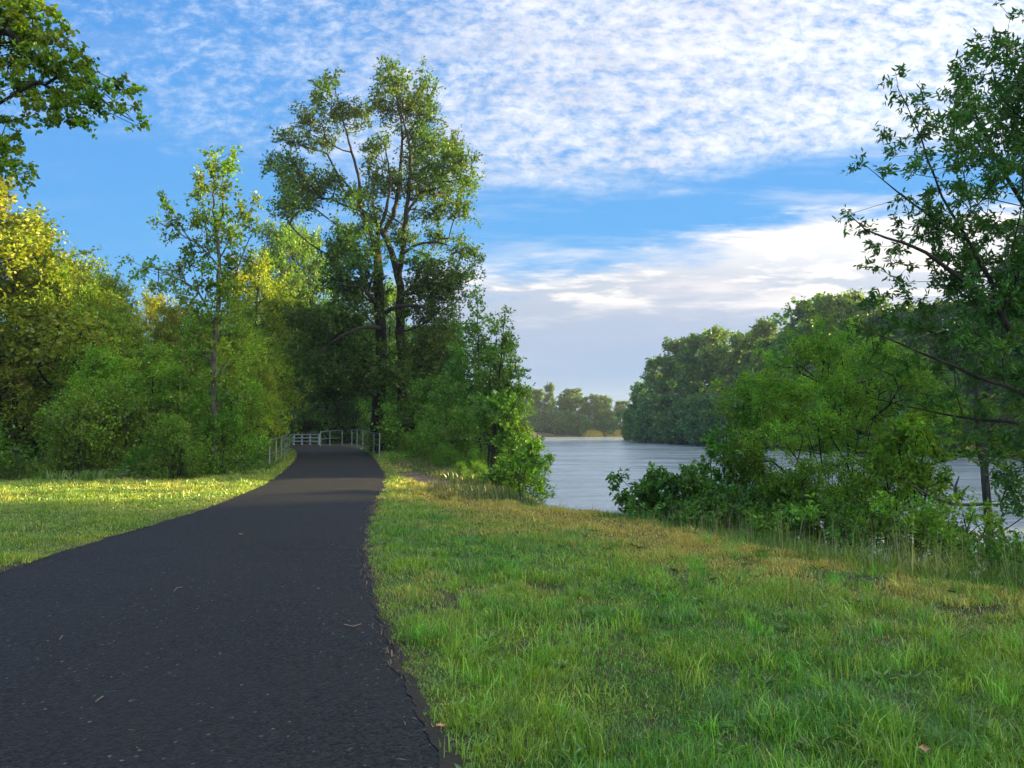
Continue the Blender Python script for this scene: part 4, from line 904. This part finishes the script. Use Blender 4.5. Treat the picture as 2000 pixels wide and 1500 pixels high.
# straw seed stems standing along the bank
X, Y, r = scatter(3, 18, 42, -1.5, 12, 920); s = river(X, Y); k = (s > -.45) & (s < 1.8) & (np.abs(X) < .8*Y+2); X, Y = X[k], Y[k]
pxs = 1000+1500*X/Y; Hh = np.interp(pxs, [950, 1200, 1400, 1700, 2100], [.22, .28, .6, .85, .7])*r.uniform(.5, 1.15, len(X))
stm = blades('seed_grass', X, Y, Hh, np.full(len(X), .0045), np.clip(np.array([.38, .34, .16])*np.exp(r.normal(size=(len(X), 1))*.2), 0, 1), 4, lean=.22)
o = obj('seed_grass', stm); tag(o, 'thin straw-coloured seed stems standing above the bank grass', 'grass', kind='stuff')
# weeds along foot of the thicket and round the hollow
X, Y, r = scatter(20.5, 40, 220, -19, -4.5, 930)
pxs = 1000+1500*X/Y; yfoot = np.interp(pxs, [-100, 0, 130, 300, 530], [20.6, 21.5, 22.2, 22.4, 27]); k = (Y > yfoot) & (~on_path(X, Y, .5)) & (np.abs(X) < .73*Y); X, Y = X[k], Y[k]
H = (.16+.30*vnoise(X, Y, .9, 9))*r.uniform(.5, 1.2, len(X))
H *= np.where((X < -13.6) & (Y < 28), .35, 1); col = np.array([.12, .24, .03])*np.exp(r.normal(size=(len(X), 1))*.25)*np.where(Y > 33, 1.6, 1)[:, None]  # glade weeds raised beyond the hollow: sunlight put into their colour
o = obj('woodland_weeds', blades('woodland_weeds', X, Y, H, r.uniform(.02, .04, len(X)), np.clip(col, 0, 1), 5, lean=.6)); tag(o, 'weeds and long grass at the foot of the left wood', 'weeds', kind='stuff')
X, Y, r = scatter(16.2, 40, 260, -8, 3, 940)
xr_ = xR(Y); bn = np.interp(Y, bankN[:, 0], bankN[:, 1]); k = (X > np.maximum(bn-1.3-.05*(Y-16), xr_+.6)) & (river(X, Y) < 2.5) & ~on_trail(X, Y) & (X < .05*Y); X, Y = X[k], Y[k]
H = (.10+.30*vnoise(X, Y, .9, 29))*r.uniform(.4, 1.2, len(X)); g = sstep(.5, .7, vnoise(X, Y, 1.1, 39))[:, None]
col = (np.array([.10, .17, .045])*(1-g)+np.array([.24, .24, .07])*g)*np.exp(r.normal(size=(len(X), 1))*.25)
o = obj('trail_weeds', blades('trail_weeds', X, Y, H, r.uniform(.014, .03, len(X)), np.clip(col, 0, 1), 6, lean=.5)); tag(o, 'rough weeds and straw between the dirt trail and the river shrubs', 'weeds', kind='stuff')
# yellow reedy grass on the far shore
for px_, w_, lb in [(1158, 17, 'left patch of sunlit yellow grass on the far shore'), (1204, 18, 'right patch of sunlit golden grass at the river bend')]:
    r = np.random.default_rng(px_); k = 2600; X = r.normal(size=k)*.45*w_/1500*270*1.0+(px_-1000)/1500*270; Y = r.uniform(267.5, 272, k)
    col = np.array([.62, .50, .10])*np.exp(r.normal(size=(k, 1))*.2)
    o = obj('reed_patch', blades('reed_patch', X, Y, r.uniform(.8, 2.0, k), np.full(k, .22), np.clip(col, 0, 1), px_, lean=.3)); tag(o, lb, 'reeds', kind='stuff')

# ---------------------------------------------------------------- railings
def railing(name, posts, heights, label, rails=(1.0, .5), rp=.024, rr_=.02, drop=.15):
    root = empty(name, (posts[0][0], posts[0][1], 0)); tag(root, label, 'railing')
    o0 = np.array([posts[0][0], posts[0][1], 0]); tops = []
    for (x_, y_), h in zip(posts, heights):
        z0 = float(ground_z(np.array([x_]), np.array([y_]))[0]); p = np.array([x_, y_, z0])-o0
        MB().tube([p-[0, 0, drop], p+[0, 0, h]], rp, 8).build('post', M_metal, root); tops.append((p, h))
    for f in rails:
        pts = [p+np.array([0, 0, h*f-(.0 if f < 1 else .01)]) for p, h in tops]
        MB().tube(pts, rr_, 8).build('rail', M_metal, root)
    return root
def gxy(px, Y): return ((px-1000)/1500*Y, Y)
railing('metal_railing', [gxy(528, 28.6), gxy(540.6, 30.2), gxy(551, 33), gxy(557, 35.5), gxy(561.5, 38), gxy(566, 41)], [1.03, 1.07, 1.1, 1.12, 1.14, 1.16], 'grey metal pipe railing on the left verge of the path before the bend', rp=.024, rr_=.018)
railing('metal_railing', [gxy(742, 38), gxy(731, 41), gxy(719, 45.5), gxy(709, 52), gxy(698, 58), gxy(688, 60), gxy(669, 61), gxy(645, 58.5), gxy(627, 56)], [1.19, 1.18, 1.2, 1.22, 1.25, 1.22, 1.2, 1.15, 1.12], 'grey metal pipe railing curving round the outside of the path bend', rp=.032, rr_=.025)
railing('metal_railing', [gxy(537, 47), gxy(541, 50), gxy(552, 54), gxy(567, 57.5)], [1.2, 1.2, 1.2, 1.2], 'short far stretch of metal railing seen through the left one', rp=.034, rr_=.026)
root = empty('timber_railing', (*gxy(575, 61.5), 0)); tag(root, 'pale timber bridge rail with a dark cap board closing the far end of the path', 'railing')
o0 = np.array([*gxy(575, 61.5), 0]); q0 = np.array([*gxy(571, 61.5), 0])-o0; q1 = np.array([*gxy(624.5, 62.5), 0])-o0
for t_ in (.07, .36, .66, .985):
    p = q0*(1-t_)+q1*t_; MB().box(p-[0, 0, .2], p+[0, 0, .93], .14, .12).build('post', M_wood, root)
for h_ in (.28, .56, .82):
    MB().box(q0+[0, -.085, h_], q1+[0, -.085, h_], .05, .09).build('rail', M_wood, root)
MB().box(q0+[0, -.03, .965], q1+[0, -.03, .965], .24, .06).build('cap_board', M_woodcap, root)

# ---------------------------------------------------------------- little things
def dead_leaf(px, py, size, label, rot=0):
    p = G(px, py); x_, y_ = p[0], p[1]; z_ = .055 if not on_path(np.array([x_]), np.array([y_]))[0] else .047
    n1, n2 = 10, 6; V = []; th = .0015
    for layer in (0, 1):
        for i in range(n1):
            t_ = i/(n1-1); wv_ = size*.36*sin(pi*min(1, t_*1.02+.02))**.7*(1+.18*sin(t_*22))
            for j in range(n2):
                s_ = j/(n2-1)*2-1
                V.append(((t_-.5)*size, s_*wv_, .004+abs(s_)**2*size*.16+sin(t_*7)*size*.04-layer*th))
    Q = []
    for i in range(n1-1):
        for j in range(n2-1):
            a = i*n2+j; Q.append([a, a+1, a+n2+1, a+n2]); b_ = n1*n2+a; Q.append([b_+n2, b_+n2+1, b_+1, b_])
    o = obj('fallen_leaf', mesh('fallen_leaf', V, quads=Q, mat=M_dead, smooth=True)); o.location = (x_, y_, z_); o.rotation_euler = (0, 0, rot)
    tag(o, label, 'leaf', 'fallen brown leaves'); return o
dead_leaf(862, 1442, .055, 'brown fallen leaf at the ragged grass edge at the bottom of the path', .3)
dead_leaf(1806, 1490, .07, 'rust brown fallen leaf in the grass at the bottom right', 1.2)
dead_leaf(470, 1051, .07, 'tan fallen leaf lying in the middle of the path', .1)
dead_leaf(622, 1160, .03, 'small ochre fallen leaf on the asphalt left of the worn edge', .8)
def twig(pts, r_, label):
    P_ = [G(*p)+[0, 0, .05] for p in pts]; o = MB().tube(P_, [r_]*len(P_), 6).build('fallen_twig', M_stick); tag(o, label, 'twig', 'fallen twigs on the path')
twig([(116, 1263), (119, 1258), (122, 1255)], .003, 'short tan twig on the asphalt near the left border')
twig([(186, 1388), (194, 1382), (201, 1377)], .003, 'tan twig on the asphalt low at the left')
twig([(340, 1165), (345, 1158), (356, 1157)], .003, 'bent twig on the asphalt left of the centre line')
twig([(672, 1232), (690, 1236), (705, 1231)], .003, 'pale thin twig on the asphalt beside the right grass edge')
# bits of grit and debris along the path
r = np.random.default_rng(4); V = []; Q = []; k = 0
for i in range(420):
    Y0 = 3.2+14*r.uniform()**1.6; l0, r0_ = xL(np.array([Y0]))[0], xR(np.array([Y0]))[0]
    X0 = r0_-abs(r.normal())*.22 if r.uniform() < .45 else (l0+abs(r.normal())*.25 if r.uniform() < .3 else r.uniform(l0, r0_))
    s_ = r.uniform(.003, .009); a = r.uniform(0, 6.28); e_ = r.uniform(1, 4) if r.uniform() < .5 else 1
    c_ = np.array([X0, Y0, .045]); d1 = np.array([cos(a), sin(a), 0])*s_*e_; d2 = np.array([-sin(a), cos(a), 0])*s_*.6
    V += [c_-d1, c_+d2, c_+d1, c_-d2, c_+[0, 0, s_*.6]]; Q += [[k, k+1, k+4], [k+1, k+2, k+4], [k+2, k+3, k+4], [k+3, k, k+4]]; k += 5
o = obj('path_debris', mesh('path_debris', V, tris=Q, mat=simple_mat('dry_debris', (.12, .095, .07), .9, 0, .5, 5))); tag(o, 'grit, straw and plant debris scattered over the asphalt', 'debris', kind='stuff')

# white-flowering plant at the foot of the thicket
r = np.random.default_rng(6)
bf_ = gb(262, 22.4, -.02); root = empty('flowering_plant', bf_); tag(root, 'low plant with white flower heads at the foot of the thicket', 'plant')
st_ = MB(); lf = []; fl = []
for px_, py_ in [(215,917),(227,918),(234,928),(240,926),(243,934),(249,912),(250,920),(260,924),(261,934),(276,930),(282,933),(279,941),(284,937),(287,934),(298,921),(302,922),(272,946),(285,945),(265,938)]:
    h_ = P(px_, py_, 22.4+r.uniform(-.2, .2)); b0 = np.array([h_[0]+r.normal()*.06, h_[1], bf_[2]])
    st_.tube([b0-bf_, (b0+h_)/2-bf_+[0, .02, 0], h_-bf_], [.006, .005, .003], 4); fl.append(h_-bf_)
    for q in range(14):
        t_ = r.uniform(.1, .9); lf.append(b0*(1-t_)+h_*t_-bf_+r.normal(size=3)*.03)
st_.build('stems', M_leaf_stem if 'M_leaf_stem' in globals() else M_stick, root)
lf = np.array(lf); obj('foliage', leaves_mesh('foliage', lf, r.normal(size=lf.shape), .09, .5, M_leaf, np.ones((len(lf), 3)), r=r), root)
for c_ in fl:
    V = []; Q = []; k = 0
    for q in range(9):
        a = q*2*pi/9; p1 = np.array([cos(a), sin(a), .25])*.05; p2 = np.array([cos(a+.5), sin(a+.5), .25])*.05; p0 = np.array([0, 0, 0.]); pe = (p1+p2)*.62
        V += [c_+p0+[0, 0, .01], c_+p1, c_+pe, c_+p2]; Q.append([k, k+1, k+2, k+3]); k += 4
    obj('flower_head', mesh('flower_head', V, quads=Q, mat=M_petal), root)

# ---------------------------------------------------------------- haze
HAZE = 0.0004
if HAZE:
    hb = bpy.data.meshes.new('haze'); x0, x1, y0, y1, z0, z1 = -700, 700, -300, 850, -6, 36
    V = [(x_, y_, z_) for z_ in (z0, z1) for x_, y_ in ((x0, y0), (x1, y0), (x1, y1), (x0, y1))]
    hb.from_pydata(V, [], [(3, 2, 1, 0), (4, 5, 6, 7), (0, 1, 5, 4), (1, 2, 6, 5), (2, 3, 7, 6), (3, 0, 4, 7)])
    m, nt = new_mat('haze_air'); n = NT(nt); pv = n.n('ShaderNodeVolumePrincipled'); pv.inputs['Color'].default_value = (.76, .86, 1, 1); pv.inputs['Density'].default_value = HAZE; pv.inputs['Anisotropy'].default_value = .2
    o = n.n('ShaderNodeOutputMaterial'); nt.links.new(pv.outputs[0], o.inputs['Volume']); hb.materials.append(m)
    h = obj('haze', hb); tag(h, 'thin bluish morning haze over the river', 'haze', kind='stuff')
tot = sum(len(m_.polygons) for m_ in bpy.data.meshes)
print('POLYS', tot, 'LAWN', NL_, 'OBJ', len(bpy.data.objects))
